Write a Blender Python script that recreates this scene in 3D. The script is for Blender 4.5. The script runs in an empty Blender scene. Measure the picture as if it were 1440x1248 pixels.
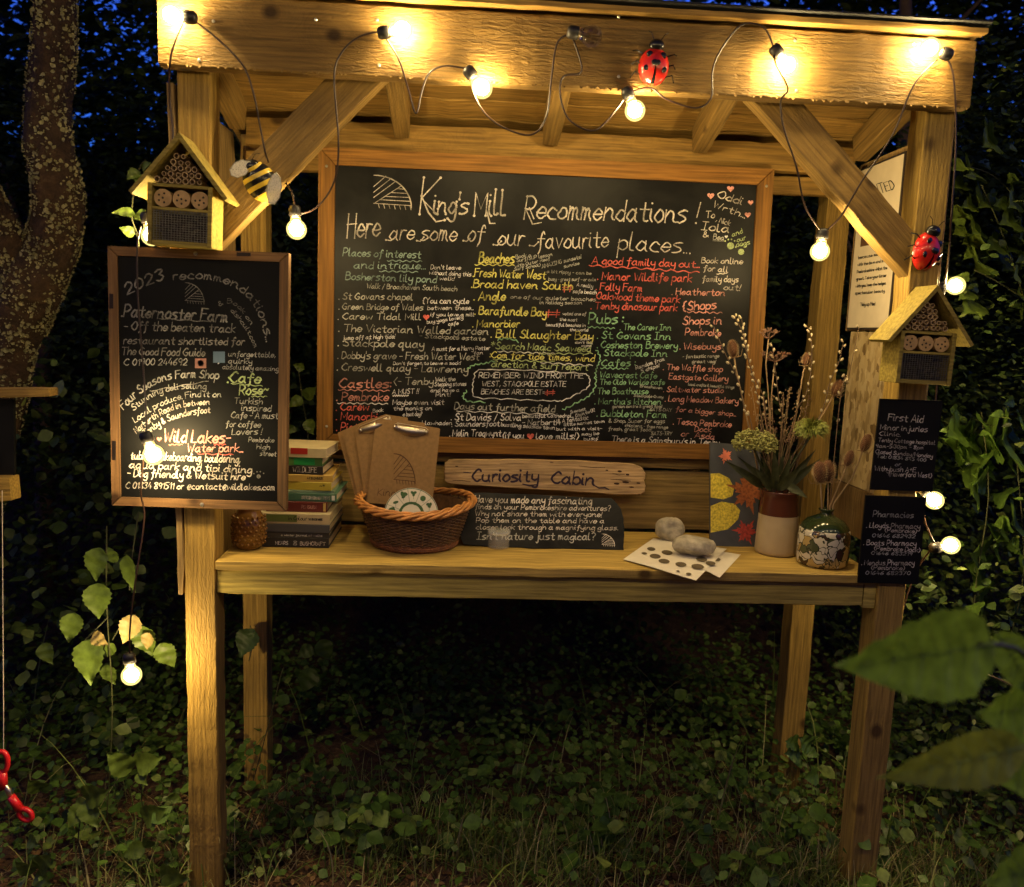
import bpy, math, random
import numpy as np
from mathutils import Vector, Matrix
random.seed(7); RNG = np.random.default_rng(7)
sc = bpy.context.scene; C = sc.collection; PI = math.pi

# ------------------------------------------------------------ camera
CP = Vector((.6895, -2.0405, 1.5132)); PIT, YAW, ROL, FPX = .135, .0565, .0378, 1163.94
fw = Vector((math.sin(YAW)*math.cos(PIT), math.cos(YAW)*math.cos(PIT), -math.sin(PIT)))
rt0 = Vector((math.cos(YAW), -math.sin(YAW), 0)); up0 = rt0.cross(fw)
RT = math.cos(ROL)*rt0 + math.sin(ROL)*up0; UP = -math.sin(ROL)*rt0 + math.cos(ROL)*up0
cam = bpy.data.cameras.new('camera'); co = bpy.data.objects.new('camera', cam); C.objects.link(co)
M = Matrix((RT, UP, -fw)).transposed().to_4x4(); M.translation = CP; co.matrix_world = M
cam.sensor_width = 36; cam.lens = 36*FPX/1440; cam.clip_start = .05; cam.clip_end = 500
cam.dof.use_dof = True; cam.dof.focus_distance = 2.25; cam.dof.aperture_fstop = 3.0
sc.camera = co
# ------------------------------------------------------------ light
w = bpy.data.worlds.new('World'); sc.world = w; w.use_nodes = True
nt = w.node_tree; sky = nt.nodes.new('ShaderNodeTexSky'); sky.sky_type = 'NISHITA'; sky.sun_disc = False
sky.sun_elevation = math.radians(-1.2); sky.sun_rotation = math.radians(20); sky.ozone_density = 6.5; sky.air_density = 1.0; sky.dust_density = .3
nt.links.new(sky.outputs[0], nt.nodes['Background'].inputs[0]); nt.nodes['Background'].inputs[1].default_value = 1.4
sc.view_settings.view_transform = 'Standard'; sc.view_settings.look = 'None'
sc.view_settings.exposure = 0.9; sc.view_settings.gamma = 1; sc.view_settings.use_curve_mapping = False
sc.render.engine = 'CYCLES'; sc.cycles.use_denoising = True; sc.cycles.max_bounces = 6; sc.cycles.diffuse_bounces = 3
sc.cycles.sample_clamp_indirect = 4; sc.cycles.use_light_tree = True; sc.cycles.caustics_reflective = False
BULB_L = 215.0

# ------------------------------------------------------------ pixel -> world on a plane
def ray(px, py): return ((px-720)/FPX*RT - (py-624)/FPX*UP + fw)
def P(px, py, y):
    d = ray(px, py); return CP + d*((y-CP.y)/d.y)
def PZ(px, py, z):
    d = ray(px, py); return CP + d*((z-CP.z)/d.z)
def PX(px, py, x):
    d = ray(px, py); return CP + d*((x-CP.x)/d.x)
class Plane:
    def __init__(s, p, n): s.p, s.n = Vector(p), Vector(n).normalized()
    def __call__(s, px, py, off=0):
        d = ray(px, py); q = s.p + s.n*off
        return CP + d*((q-CP).dot(s.n)/d.dot(s.n))
def PY(y): return Plane((0, y, 0), (0, -1, 0))

# ------------------------------------------------------------ scene graph helpers
WM = {}
def link(name, data, M, parent=None):
    o = bpy.data.objects.new(name, data); C.objects.link(o)
    o.matrix_basis = M
    if parent is not None:
        o.parent = parent; o.matrix_parent_inverse = WM[parent.name].inverted()
    WM[o.name] = M.copy(); return o
def tag(o, label=None, cat=None, group=None, kind=None):
    if label: o['label'] = label
    if cat: o['category'] = cat
    if group: o['group'] = group
    if kind: o['kind'] = kind
    return o
def thing(name, loc, label, cat, group=None):
    return tag(link(name, None, Matrix.Translation(Vector(loc))), label, cat, group)

class MB:
    def __init__(s): s.v, s.f, s.m = [], [], []
    def add(s, vs, fs, mi=0):
        b = len(s.v); s.v += [tuple(x) for x in vs]; s.f += [tuple(i+b for i in f) for f in fs]; s.m += [mi]*len(fs)
    def box(s, x0, x1, y0, y1, z0, z1, c=0.0, mi=0):
        if c <= 0:
            vs = [(x, y, z) for z in (z0, z1) for y in (y0, y1) for x in (x0, x1)]
            s.add(vs, [(0,2,3,1),(4,5,7,6),(0,1,5,4),(2,6,7,3),(0,4,6,2),(1,3,7,5)], mi); return
        vs, fs = [], []
        for x, cc in ((x0, c), (x0+c, 0), (x1-c, 0), (x1, c)):
            a, b, d, e = y0+cc, y1-cc, z0+cc, z1-cc; k = c if cc == 0 else c*.3
            vs += [(x,a+k,d),(x,b-k,d),(x,b,d+k),(x,b,e-k),(x,b-k,e),(x,a+k,e),(x,a,e-k),(x,a,d+k)]
        for r in range(3):
            for j in range(8): fs.append((r*8+j, r*8+(j+1)%8, r*8+8+(j+1)%8, r*8+8+j))
        fs.append(tuple(range(7,-1,-1))); fs.append(tuple(range(24,32)))
        s.add(vs, fs, mi)
    def tube(s, pts, r, n=8, mi=0, caps=True):
        pts = [Vector(p) for p in pts]; N = len(pts)
        rs = r if isinstance(r, (list, tuple)) else [r]*N
        vs = []; prev = None
        for i, p in enumerate(pts):
            t = (pts[min(i+1, N-1)]-pts[max(i-1, 0)])
            t = t.normalized() if t.length > 1e-9 else Vector((0,0,1))
            if prev is None:
                a = Vector((0,0,1)) if abs(t.z) < .9 else Vector((1,0,0)); u = t.cross(a).normalized()
            else:
                u = (prev - t*prev.dot(t)); u = u.normalized() if u.length > 1e-6 else t.orthogonal().normalized()
            prev = u; v = t.cross(u)
            for k in range(n):
                a = 2*PI*k/n; vs.append(p + (u*math.cos(a)+v*math.sin(a))*rs[i])
        fs = [(i*n+k, i*n+(k+1)%n, (i+1)*n+(k+1)%n, (i+1)*n+k) for i in range(N-1) for k in range(n)]
        if caps: fs += [tuple(range(n-1,-1,-1)), tuple(range((N-1)*n, N*n))]
        s.add(vs, fs, mi)
    def lathe(s, prof, n=24, mi=0, c=(0,0,0)):
        vs = []; 
        for r, z in prof:
            for k in range(n):
                a = 2*PI*k/n; vs.append((c[0]+r*math.cos(a), c[1]+r*math.sin(a), c[2]+z))
        fs = [(i*n+k, i*n+(k+1)%n, (i+1)*n+(k+1)%n, (i+1)*n+k) for i in range(len(prof)-1) for k in range(n)]
        s.add(vs, fs, mi)
    def ell(s, c, rx, ry, rz, n=12, m=8, mi=0, R=None, z0=-1.0):
        vs, fs = [], []
        t0 = math.asin(max(-1, z0))
        for i in range(m+1):
            t = t0 + (PI/2-t0)*i/m
            for k in range(n):
                a = 2*PI*k/n; p = Vector((rx*math.cos(t)*math.cos(a), ry*math.cos(t)*math.sin(a), rz*math.sin(t)))
                if R is not None: p = R @ p
                vs.append(p+Vector(c))
        fs = [(i*n+k, i*n+(k+1)%n, (i+1)*n+(k+1)%n, (i+1)*n+k) for i in range(m) for k in range(n)]
        s.add(vs, fs, mi)
    def quad(s, a, b, c, d, mi=0): s.add([a,b,c,d], [(0,1,2,3)], mi)
    def slab(s, outline, back, mi=0):      # outline: world points (front face), back: Vector offset to the back face
        n = len(outline); vs = [Vector(p) for p in outline]; vs += [p+Vector(back) for p in vs]
        fs = [tuple(range(n)), tuple(range(2*n-1, n-1, -1))] + [(i, n+i, n+(i+1)%n, (i+1)%n) for i in range(n)]
        s.add(vs, fs, mi)
    def build(s, name, mat, parent=None, M=None, smooth=False, center=False):
        me = bpy.data.meshes.new(name)
        v = s.v
        if center and M is None:
            a = np.array(v); c = (a.min(0)+a.max(0))/2; c[2] = a[:,2].min(); v = [tuple(x) for x in (a-c)]
            M = Matrix.Translation(Vector(c))
        me.from_pydata(v, [], s.f); me.validate()
        mats = mat if isinstance(mat, (list, tuple)) else [mat]
        for x in mats: me.materials.append(x)
        if len(mats) > 1 and len(me.polygons) == len(s.m): me.polygons.foreach_set('material_index', s.m)
        if smooth: me.polygons.foreach_set('use_smooth', [True]*len(me.polygons))
        me.update()
        return link(name, me, M if M is not None else Matrix.Identity(4), parent)

def frame(origin, xdir, zhint=(0,0,1)):     # local X along xdir
    x = Vector(xdir).normalized(); z = Vector(zhint); y = z.cross(x)
    y = y.normalized() if y.length > 1e-6 else Vector((0,1,0)); z = x.cross(y)
    m = Matrix((x, y, z)).transposed().to_4x4(); m.translation = Vector(origin); return m
def beam(name, p0, p1, wy, wz, mat, parent=None, zhint=(0,0,1), jit=.0006, ch=.0022, seg=None, label=None):
    """timber of section wy x wz; local X runs p0 -> p1 (centre line), edges chamfered and slightly uneven"""
    p0, p1 = Vector(p0), Vector(p1); L = (p1-p0).length; n = seg or max(3, int(L/.04)); b = MB(); vs = []
    y, z, k = wy/2, wz/2, ch
    for i in range(n+1):
        x = L*i/n; e = (k*.6 if i in (0, n) else 0)
        ring = [(-y+k,-z),(y-k,-z),(y,-z+k),(y,z-k),(y-k,z),(-y+k,z),(-y,z-k),(-y,-z+k)]
        ww = (random.gauss(0, jit), random.gauss(0, jit))
        for a, c in ring:
            vs.append((x, a*(1-e/y)+ww[0]+random.gauss(0, jit*.5), c*(1-e/z)+ww[1]+random.gauss(0, jit*.5)))
    fs = [(i*8+j, i*8+(j+1)%8, i*8+8+(j+1)%8, i*8+8+j) for i in range(n) for j in range(8)]
    fs += [tuple(range(7,-1,-1)), tuple(range(n*8, n*8+8))]
    b.add(vs, fs); o = b.build(name, mat, parent, frame(p0, p1-p0, zhint))
    if label: o['label'] = label
    return o

# ------------------------------------------------------------ materials
def newmat(name):
    m = bpy.data.materials.new(name); m.use_nodes = True; t = m.node_tree
    return m, t, t.nodes['Principled BSDF']
def N(t, typ, **kw):
    n = t.nodes.new(typ)
    for k, v in kw.items():
        if k.startswith('i_'):
            key = k[2:]; key = int(key) if key.isdigit() else key.replace('_', ' ')
            n.inputs[key].default_value = v
        else: setattr(n, k, v)
    return n
def ramp(t, src, stops):
    r = t.nodes.new('ShaderNodeValToRGB'); e = r.color_ramp.elements
    while len(e) < len(stops): e.new(.5)
    for i, (p, c) in enumerate(stops):
        e[i].position = p; e[i].color = (c[0], c[1], c[2], 1) if isinstance(c, tuple) else (c, c, c, 1)
    t.links.new(src, r.inputs[0]); return r
def mixc(t, f, a, b, mode='MIX'):
    m = t.nodes.new('ShaderNodeMix'); m.data_type = 'RGBA'; m.blend_type = mode
    for s, x in ((m.inputs[0], f), (m.inputs[6], a), (m.inputs[7], b)):
        if hasattr(x, 'links'): t.links.new(x, s)
        elif isinstance(x, tuple): s.default_value = (*x[:3], 1)
        else: s.default_value = x
    return m.outputs[2]
def plain(name, col, rough=.6, metal=0, bump=0, bscale=80, var=.15, spec=.5, **kw):
    m, t, p = newmat(name); tc = N(t, 'ShaderNodeTexCoord')
    n = N(t, 'ShaderNodeTexNoise', i_Scale=bscale*.35, i_Detail=5.0); t.links.new(tc.outputs['Object'], n.inputs['Vector'])
    a = tuple(max(0, c*(1-var)) for c in col); b = tuple(min(1, c*(1+var)) for c in col)
    r = ramp(t, n.outputs[0], [(.3, a), (.7, b)]); t.links.new(r.outputs[0], p.inputs['Base Color'])
    p.inputs['Roughness'].default_value = rough; p.inputs['Metallic'].default_value = metal; p.inputs['Specular IOR Level'].default_value = spec
    if bump:
        n2 = N(t, 'ShaderNodeTexNoise', i_Scale=float(bscale), i_Detail=4.0); t.links.new(tc.outputs['Object'], n2.inputs['Vector'])
        bb = N(t, 'ShaderNodeBump', i_Strength=bump, i_Distance=.002); t.links.new(n2.outputs[0], bb.inputs['Height']); t.links.new(bb.outputs[0], p.inputs['Normal'])
    return m
def wood(name, c1, c2, rough=.72, bump=.35, saw=.0, knots=1.0, stain=(.05,.035,.015), stain_amt=.35):
    m, t, p = newmat(name); L = t.links
    tc = N(t, 'ShaderNodeTexCoord'); oi = N(t, 'ShaderNodeObjectInfo')
    off = N(t, 'ShaderNodeVectorMath', operation='SCALE'); off.inputs[0].default_value = (37, 11, 23); L.new(oi.outputs['Random'], off.inputs['Scale'])
    ad = N(t, 'ShaderNodeVectorMath', operation='ADD'); L.new(tc.outputs['Object'], ad.inputs[0]); L.new(off.outputs[0], ad.inputs[1])
    # knots: sparse cells, the grain bends round them
    mk = N(t, 'ShaderNodeMapping'); mk.inputs['Scale'].default_value = (4.2, 5.0, 5.0); L.new(ad.outputs[0], mk.inputs[0])
    vo = N(t, 'ShaderNodeTexVoronoi', i_Scale=1.0, i_Randomness=1.0); L.new(mk.outputs[0], vo.inputs['Vector'])
    bend = ramp(t, vo.outputs['Distance'], [(0, 1.0), (.35, 0.0)])
    mg = N(t, 'ShaderNodeMapping'); mg.inputs['Scale'].default_value = (.9, 13, 13); L.new(ad.outputs[0], mg.inputs[0])
    sb = N(t, 'ShaderNodeVectorMath', operation='SCALE'); L.new(bend.outputs[0], sb.inputs[0]); sb.inputs['Scale'].default_value = 1.6*knots
    a2 = N(t, 'ShaderNodeVectorMath', operation='ADD'); L.new(mg.outputs[0], a2.inputs[0]); L.new(sb.outputs[0], a2.inputs[1])
    g = N(t, 'ShaderNodeTexNoise', i_Scale=1.3, i_Detail=3.0, i_Distortion=.6); L.new(a2.outputs[0], g.inputs['Vector'])
    rings = N(t, 'ShaderNodeMath', operation='MULTIPLY', i_1=9.0); L.new(g.outputs[0], rings.inputs[0])
    fr = N(t, 'ShaderNodeMath', operation='PINGPONG', i_1=.5); L.new(rings.outputs[0], fr.inputs[0])
    gr = ramp(t, fr.outputs[0], [(0, c1), (.62, tuple(.72*a+.28*b for a, b in zip(c1, c2))), (1, c2)])
    mf = N(t, 'ShaderNodeMapping'); mf.inputs['Scale'].default_value = (6, 160, 160); L.new(ad.outputs[0], mf.inputs[0])
    fi = N(t, 'ShaderNodeTexNoise', i_Scale=1.0, i_Detail=4.0); L.new(mf.outputs[0], fi.inputs['Vector'])
    fr2 = ramp(t, fi.outputs[0], [(.3, .52), (.7, 1.18)])
    c = mixc(t, 1.0, gr.outputs[0], fr2.outputs[0], 'MULTIPLY')
    kn = ramp(t, vo.outputs['Distance'], [(.055, .9*knots), (.11, 0.0)])
    c = mixc(t, kn.outputs[0], c, (c2[0]*.25, c2[1]*.2, c2[2]*.2))
    ms = N(t, 'ShaderNodeMapping'); ms.inputs['Scale'].default_value = (2.0, 5, 5); L.new(ad.outputs[0], ms.inputs[0])
    st = N(t, 'ShaderNodeTexNoise', i_Scale=1.6, i_Detail=7.0, i_Roughness=.65); L.new(ms.outputs[0], st.inputs['Vector'])
    sr = ramp(t, st.outputs[0], [(.5, 0.0), (.8, stain_amt)]); c = mixc(t, sr.outputs[0], c, stain)
    hue = N(t, 'ShaderNodeHueSaturation'); vr = N(t, 'ShaderNodeMapRange', i_3=.82, i_4=1.15); L.new(oi.outputs['Random'], vr.inputs[0])
    L.new(vr.outputs[0], hue.inputs['Value']); L.new(c, hue.inputs['Color']); L.new(hue.outputs[0], p.inputs['Base Color'])
    p.inputs['Roughness'].default_value = rough; p.inputs['Specular IOR Level'].default_value = .3
    b1 = N(t, 'ShaderNodeBump', i_Strength=bump, i_Distance=.003); L.new(fi.outputs[0], b1.inputs['Height'])
    last = b1
    if saw:
        m3 = N(t, 'ShaderNodeMapping'); m3.inputs['Scale'].default_value = (34, 150, 150); L.new(ad.outputs[0], m3.inputs[0])
        n3 = N(t, 'ShaderNodeTexNoise', i_Scale=1.0, i_Detail=3.0, i_Distortion=1.2); L.new(m3.outputs[0], n3.inputs['Vector'])
        b3 = N(t, 'ShaderNodeBump', i_Strength=saw, i_Distance=.007); L.new(n3.outputs[0], b3.inputs['Height']); L.new(b1.outputs[0], b3.inputs['Normal']); last = b3
    L.new(last.outputs[0], p.inputs['Normal'])
    return m
W_post = wood('timber post', (.42,.265,.06), (.27,.16,.032), saw=.55, stain_amt=.45)
W_fasc = wood('rough sawn fascia', (.23,.135,.034), (.11,.06,.013), saw=.6, knots=1.0, stain_amt=.6)
W_ceil = wood('ceiling board', (.36,.21,.05), (.18,.095,.02), knots=1.0)
W_plank = wood('treated plank', (.40,.27,.09), (.22,.14,.045), stain_amt=.3)
W_table = wood('table board', (.56,.38,.095), (.30,.19,.04), knots=1.0, stain_amt=.35)
W_apron = wood('apron board', (.54,.42,.10), (.34,.25,.055), knots=.7, saw=.2)
W_frame = wood('stained frame', (.27,.125,.024), (.13,.052,.009), stain_amt=.3)
W_post2 = wood('weathered post', (.43,.28,.065), (.28,.175,.038), saw=.5, stain_amt=.3)
W_brace = wood('brace timber', (.27,.165,.045), (.14,.08,.02), saw=.35, knots=.9)
W_sframe = wood('dark sign frame', (.24,.13,.055), (.13,.065,.025), stain_amt=.5)
W_drift = wood('driftwood', (.46,.31,.16), (.30,.17,.08), stain=(.07,.035,.02), stain_amt=.75, bump=.6)
W_house = wood('pine insect house', (.34,.26,.055), (.20,.145,.03), knots=.2, stain_amt=.15)
W_dark = wood('dark ply', (.22,.135,.05), (.14,.08,.03), stain_amt=.5)

def board_mat(name, dust=.5, rough=.42):
    m, t, p = newmat(name); L = t.links; tc = N(t, 'ShaderNodeTexCoord')
    n = N(t, 'ShaderNodeTexNoise', i_Scale=4.5, i_Detail=8.0, i_Roughness=.6, i_Distortion=.8); L.new(tc.outputs['Object'], n.inputs['Vector'])
    r = ramp(t, n.outputs[0], [(.42, (.006,.006,.0065)), (.72, (.006+.035*dust,.006+.035*dust,.006+.033*dust))]); L.new(r.outputs[0], p.inputs['Base Color'])
    rr = ramp(t, n.outputs[0], [(.3, rough), (.8, rough+.2)]); L.new(rr.outputs[0], p.inputs['Roughness'])
    p.inputs['Specular IOR Level'].default_value = .14
    n2 = N(t, 'ShaderNodeTexNoise', i_Scale=350.0, i_Detail=2.0); L.new(tc.outputs['Object'], n2.inputs['Vector'])
    b = N(t, 'ShaderNodeBump', i_Strength=.12, i_Distance=.001); L.new(n2.outputs[0], b.inputs['Height']); L.new(b.outputs[0], p.inputs['Normal'])
    return m
B_big = board_mat('chalkboard paint', .4, .38); B_small = board_mat('black sign board', .1, .5); B_slate = board_mat('slate', .9, .6)
def chalk(name, col):
    m, t, p = newmat(name); L = t.links; tc = N(t, 'ShaderNodeTexCoord')
    n = N(t, 'ShaderNodeTexNoise', i_Scale=260.0, i_Detail=3.0); L.new(tc.outputs['Object'], n.inputs['Vector'])
    r = ramp(t, n.outputs[0], [(.3, tuple(c*.4 for c in col)), (.55, col)])
    n2 = N(t, 'ShaderNodeTexNoise', i_Scale=26.0, i_Detail=3.0); L.new(tc.outputs['Object'], n2.inputs['Vector']); r2 = ramp(t, n2.outputs[0], [(.36, .45), (.56, 1.0)])
    L.new(mixc(t, 1.0, r.outputs[0], r2.outputs[0], 'MULTIPLY'), p.inputs['Base Color'])
    p.inputs['Roughness'].default_value = .8; p.inputs['Specular IOR Level'].default_value = .15
    return m
CK = dict(w=chalk('white chalk pen', (.86,.85,.88)), c=chalk('cream chalk pen', (.72,.66,.60)), f=chalk('faded white chalk', (.50,.50,.47)),
          g=chalk('green chalk pen', (.32,.60,.36)), r=chalk('red chalk pen', (.78,.17,.14)), p=chalk('pink chalk pen', (.80,.38,.33)),
          y=chalk('yellow chalk pen', (.78,.74,.22)), t=chalk('teal faded chalk', (.27,.38,.36)), l=chalk('lime chalk pen', (.50,.62,.30)),
          k=plain('black ink', (.02,.018,.016), .7), u=plain('purple black paint', (.025,.012,.03), .5), b=plain('brown print', (.10,.045,.018), .8),
          d=chalk('dim chalk', (.30,.29,.27)), G=plain('gold print', (.62,.5,.2), .5))

# ------------------------------------------------------------ handwriting (single-stroke letters drawn as thin raised ribbons)
GL = {'a':"46 27 05 04 23 45|47 44 53",'b':"0a 03|06 27 46 44 23 04",'c':"46 27 05 04 23 43",'d':"46 27 05 04 23 44|4a 43",'e':"05 45 46 27 05 04 23 44",
'f':"49 3a 28 23 11|07 47",'g':"46 27 05 04 23 45|47 41 20 01",'h':"0a 03|05 27 46 43",'i':"07 04 13|-09 09",'j':"27 21 10 01|-29 29",'k':"-0a 03|-47 05 43",'l':"0a 04 13 23",
'm':"07 03|05 17 26 23|25 37 46 44 53",'n':"07 03|05 27 46 44 53",'o':"27 05 04 23 44 46 27",'p':"07 00|06 27 46 44 23 04",'q':"46 27 05 04 23 45|47 40 51",'r':"07 03|05 17 37",
's':"47 27 06 35 44 23 03",'t':"29 24 33 43|-07 47",'u':"07 04 23 44|47 44 53",'v':"-07 23 47",'w':"-07 13 36 53 67",'x':"-07 43|-03 47",'y':"07 05 24 45|47 41 20 01",'z':"-07 47 03 43",
'A':"-03 3a 63|-15 55",'B':"0a 03|0a 3a 49 48 27 07|07 37 56 54 33 03",'C':"59 3a 07 05 33 54",'D':"-0a 03|0a 3a 57 55 23 03",'E':"-5a 0a 03 53|-07 47",'F':"-5a 0a 03|-07 47",
'G':"59 3a 07 05 33 54 56|-36 66",'H':"-0a 03|-5a 53|-07 57",'I':"-0a 4a|-2a 23|-03 43",'J':"-1a 5a|3a 34 23 04",'K':"-0a 03|-5a 06 53",'L':"-0a 03 43",'M':"-03 0a 35 6a 63",
'N':"-03 0a 53 5a",'O':"3a 07 05 33 55 58 3a",'P':"-0a 03|0a 3a 58 36 06",'Q':"3a 07 05 33 55 58 3a|-35 62",'R':"-0a 03|0a 3a 58 36 06|-26 53",'S':"59 3a 18 27 46 54 33 04",
'T':"-0a 6a|-3a 33",'U':"0a 05 33 55 5a",'V':"-0a 33 6a",'W':"-0a 23 38 53 7a",'X':"-0a 53|-03 5a",'Y':"-0a 37 6a|-37 33",'Z':"-0a 5a 03 53",
'0':"2a 07 05 23 45 48 2a",'1':"-08 2a 23",'2':"08 2a 48 36 03|-03 43",'3':"09 2a 49 27|27 45 23 04",'4':"-2a 05 45|-37 33",'5':"-4a 0a 07|07 27 45 23 03",'6':"4a 17 04 23 45 26 05",
'7':"-0a 4a 13",'8':"27 09 2a 49 27 04 23 44 27",'9':"48 2a 08 26 48|48 33",'.':"-03 03",',':"-14 02",'\'':"-0a 08",'"':"-0a 08|-2a 28",'!':"-1a 05|-03 03",'?':"09 2a 48 26 25|-23 23",
'-':"-06 36",'_':"-03 53",':':"-04 04|-07 07",'&':"53 18 2a 38 05 23 55",'(':"2a 07 05 22",')':"0a 27 25 02",'/':"-3a 02",'@':"45 36 25 34 45 57 38 16 14 32 53",'#':"-19 13|-49 43|-07 57|-05 55",
'+':"-25 29|-07 47",'=':"-05 35|-07 37",'~':"06 17 36 47",'*':"-26 2a|-09 47|-49 07",'<':"-3a 06 32",'}':"0a 29 27 36 25 23 02",'{':"3a 19 17 06 15 13 32"}
HX = {c: int(c, 16) for c in '0123456789ab'}
def cr(pts, n=3):
    if len(pts) < 3: return pts
    closed = pts[0] == pts[-1]; out = []
    for i in range(len(pts)-1):
        p1, p2 = pts[i], pts[i+1]
        p0 = pts[i-1] if i > 0 else (pts[-2] if closed else p1)
        p3 = pts[i+2] if i+2 < len(pts) else (pts[1] if closed else p2)
        for k in range(n):
            t = k/n
            out.append(tuple(.5*(2*b+(-a+c)*t+(2*a-5*b+4*c-d)*t*t+(-a+3*b-3*c+d)*t**3) for a, b, c, d in zip(p0, p1, p2, p3)))
    out.append(pts[-1]); return out
def glyph(ch):
    g = GL.get(ch)
    if not g: return [], 3.0
    st = []; wmax = 0
    for s in g.split('|'):
        straight = s[0] == '-'; pts = [(float(HX[a[0]]), HX[a[1]]-3.0) for a in s.lstrip('-').split()]
        wmax = max(wmax, max(p[0] for p in pts)); st.append(pts if straight else cr(pts))
    return st, wmax
class Ink:
    """collects strokes on one plane, one mesh per colour"""
    def __init__(s, plane, off=.0006): s.pl, s.off, s.mb = plane, off, {}
    def stroke(s, pts, wpx, col, dots=0):
        n = len(pts)
        if n < 2: return
        if n == 2 and abs(pts[0][0]-pts[1][0])+abs(pts[0][1]-pts[1][1]) < wpx*.9:
            s.disc(pts[0], wpx*.62, col, 7); return
        mb = s.mb.setdefault(col, MB()); ls, rs = [], []
        P2 = [Vector((p[0], p[1])) for p in pts]
        d0 = (P2[1]-P2[0]); d1 = (P2[-1]-P2[-2])
        if d0.length > 0: P2[0] = P2[0]-d0.normalized()*wpx*.35
        if d1.length > 0: P2[-1] = P2[-1]+d1.normalized()*wpx*.35
        for i in range(n):
            t = P2[min(i+1, n-1)]-P2[max(i-1, 0)]
            t = t.normalized() if t.length > 1e-6 else Vector((1, 0))
            hw = wpx*.5*(.62 if i in (0, n-1) else 1)*random.uniform(.85, 1.12)
            nr = Vector((-t.y, t.x))*hw
            ls.append(s.pl(*(P2[i]+nr), s.off)); rs.append(s.pl(*(P2[i]-nr), s.off))
        mb.add(ls+rs, [(i, i+1, n+i+1, n+i) for i in range(n-1)])
        if dots:
            for p in (P2[0], P2[-1]): s.disc(p, wpx*dots, col)
    def disc(s, p, r, col, n=8, ry=None, rot=0):
        pts = []
        for k in range(n):
            a = 2*PI*k/n; x, y = math.cos(a)*r, math.sin(a)*(ry or r)
            pts.append((p[0]+x*math.cos(rot)-y*math.sin(rot), p[1]+x*math.sin(rot)+y*math.cos(rot)))
        s.poly(pts, col)
    def poly(s, pts, col, extra=.0002):
        mb = s.mb.setdefault(col, MB()); mb.add([s.pl(x, y, s.off+extra) for x, y in pts], [tuple(range(len(pts)))])
    def text(s, string, path, h, col='w', wt=.15, dots=0, slant=.12, jit=.25, lean=0):
        """path: baseline points in photo pixels, h: capital height in pixels; spans the whole path"""
        pth = [Vector(p) for p in (path if len(path) < 3 else cr([tuple(p) for p in path], 6))]
        cum = [0]
        for a, b in zip(pth, pth[1:]): cum.append(cum[-1]+(b-a).length)
        tot = 0; items = []
        for ch in string:
            st, wd = glyph(ch); items.append((st, tot)); tot += (wd+1.5 if st else 3.0)
        tot -= 1.5; k = cum[-1]/max(tot, 1e-3); u = h/7.0
        def at(sx):
            sx = max(0, min(cum[-1], sx)); i = 0
            while i < len(cum)-2 and cum[i+1] < sx: i += 1
            t = (sx-cum[i])/max(1e-6, cum[i+1]-cum[i]); d = (pth[i+1]-pth[i]).normalized()
            return pth[i].lerp(pth[i+1], t), d
        for st, x0 in items:
            if not st: continue
            base, d = at(x0*k); nrm = Vector((d.y, -d.x)); dy = random.gauss(0, jit*.35); sc_ = random.uniform(.93, 1.07)
            for pts in st:
                q = []
                for gx, gy in pts:
                    gx += random.gauss(0, jit*.3); gy = gy*sc_ + dy + random.gauss(0, jit*.3)
                    xx = gx*k + slant*gy*u
                    q.append(base + d*xx + nrm*gy*u)
                s.stroke(q, max(.9, h*wt), col, dots)
    def wave(s, x0, y0, x1, y1, amp, n, wpx, col):
        pts = []; m = n*6
        for i in range(m+1):
            t = i/m; pts.append((x0+(x1-x0)*t, y0+(y1-y0)*t+amp*math.sin(t*n*2*PI)*random.uniform(.7, 1.1)))
        s.stroke(pts, wpx, col)
    def heart(s, x, y, r, col='r'):
        pts = []
        for k in range(16):
            a = 2*PI*k/16; pts.append((x+r*.062*16*math.sin(a)**3, y-r*.062*(13*math.cos(a)-5*math.cos(2*a)-2*math.cos(3*a)-math.cos(4*a))))
        s.poly(pts, col)
    def mill(s, x, y, wd, ht, wpx, col):      # quarter-round emblem of slanted and level bars over short teeth
        arc = [(x+wd*math.sin(a), y+ht*(1-math.cos(a))*1.0) for a in [PI/2*i/12 for i in range(13)]]
        arc = [(x+wd*math.sin(PI/2*i/12), y+ht-ht*math.cos(PI/2*i/12)) for i in range(13)]
        s.stroke(arc, wpx, col)
        s.stroke([(x, y+ht*.86), (x+wd*.98, y+ht*.93)], wpx, col)
        s.stroke([(x+wd*.04, y+ht*.84), (x+wd*.74, y+ht*.32)], wpx, col)
        for a, b in (((0,.35),(.32,.03)), ((0,.52),(.46,.10)), ((0,.68),(.58,.19)), ((.30,.47),(.30,.47))): 
            if a != b: s.stroke([(x+wd*a[0], y+ht*a[1]), (x+wd*b[0], y+ht*b[1])], wpx, col)
        for a, b in (((.62,.41),(.83,.43)), ((.46,.53),(.90,.56)), ((.32,.65),(.94,.68)), ((.18,.75),(.97,.80))):
            s.stroke([(x+wd*a[0], y+ht*a[1]), (x+wd*b[0], y+ht*b[1])], wpx, col)
        for i in range(7):
            tx = x+wd*(.12+.14*i); ty = y+ht*(.87+.01*i); s.stroke([(tx, ty), (tx+wd*.03, ty+ht*.13)], wpx*.8, col)
    def flush(s, parent, name='lettering'):
        for c, mb in s.mb.items(): tag(mb.build(name, CK[c] if isinstance(c, str) else c, parent), kind='stuff')
        s.mb = {}
def reg(ox, oy, k): return lambda x, y: (ox+x/k, oy+y/k)
RA, RB, RC, RD = reg(460,230,4.5), reg(760,230,4.5), reg(460,420,4.5), reg(760,420,4.5)
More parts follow.
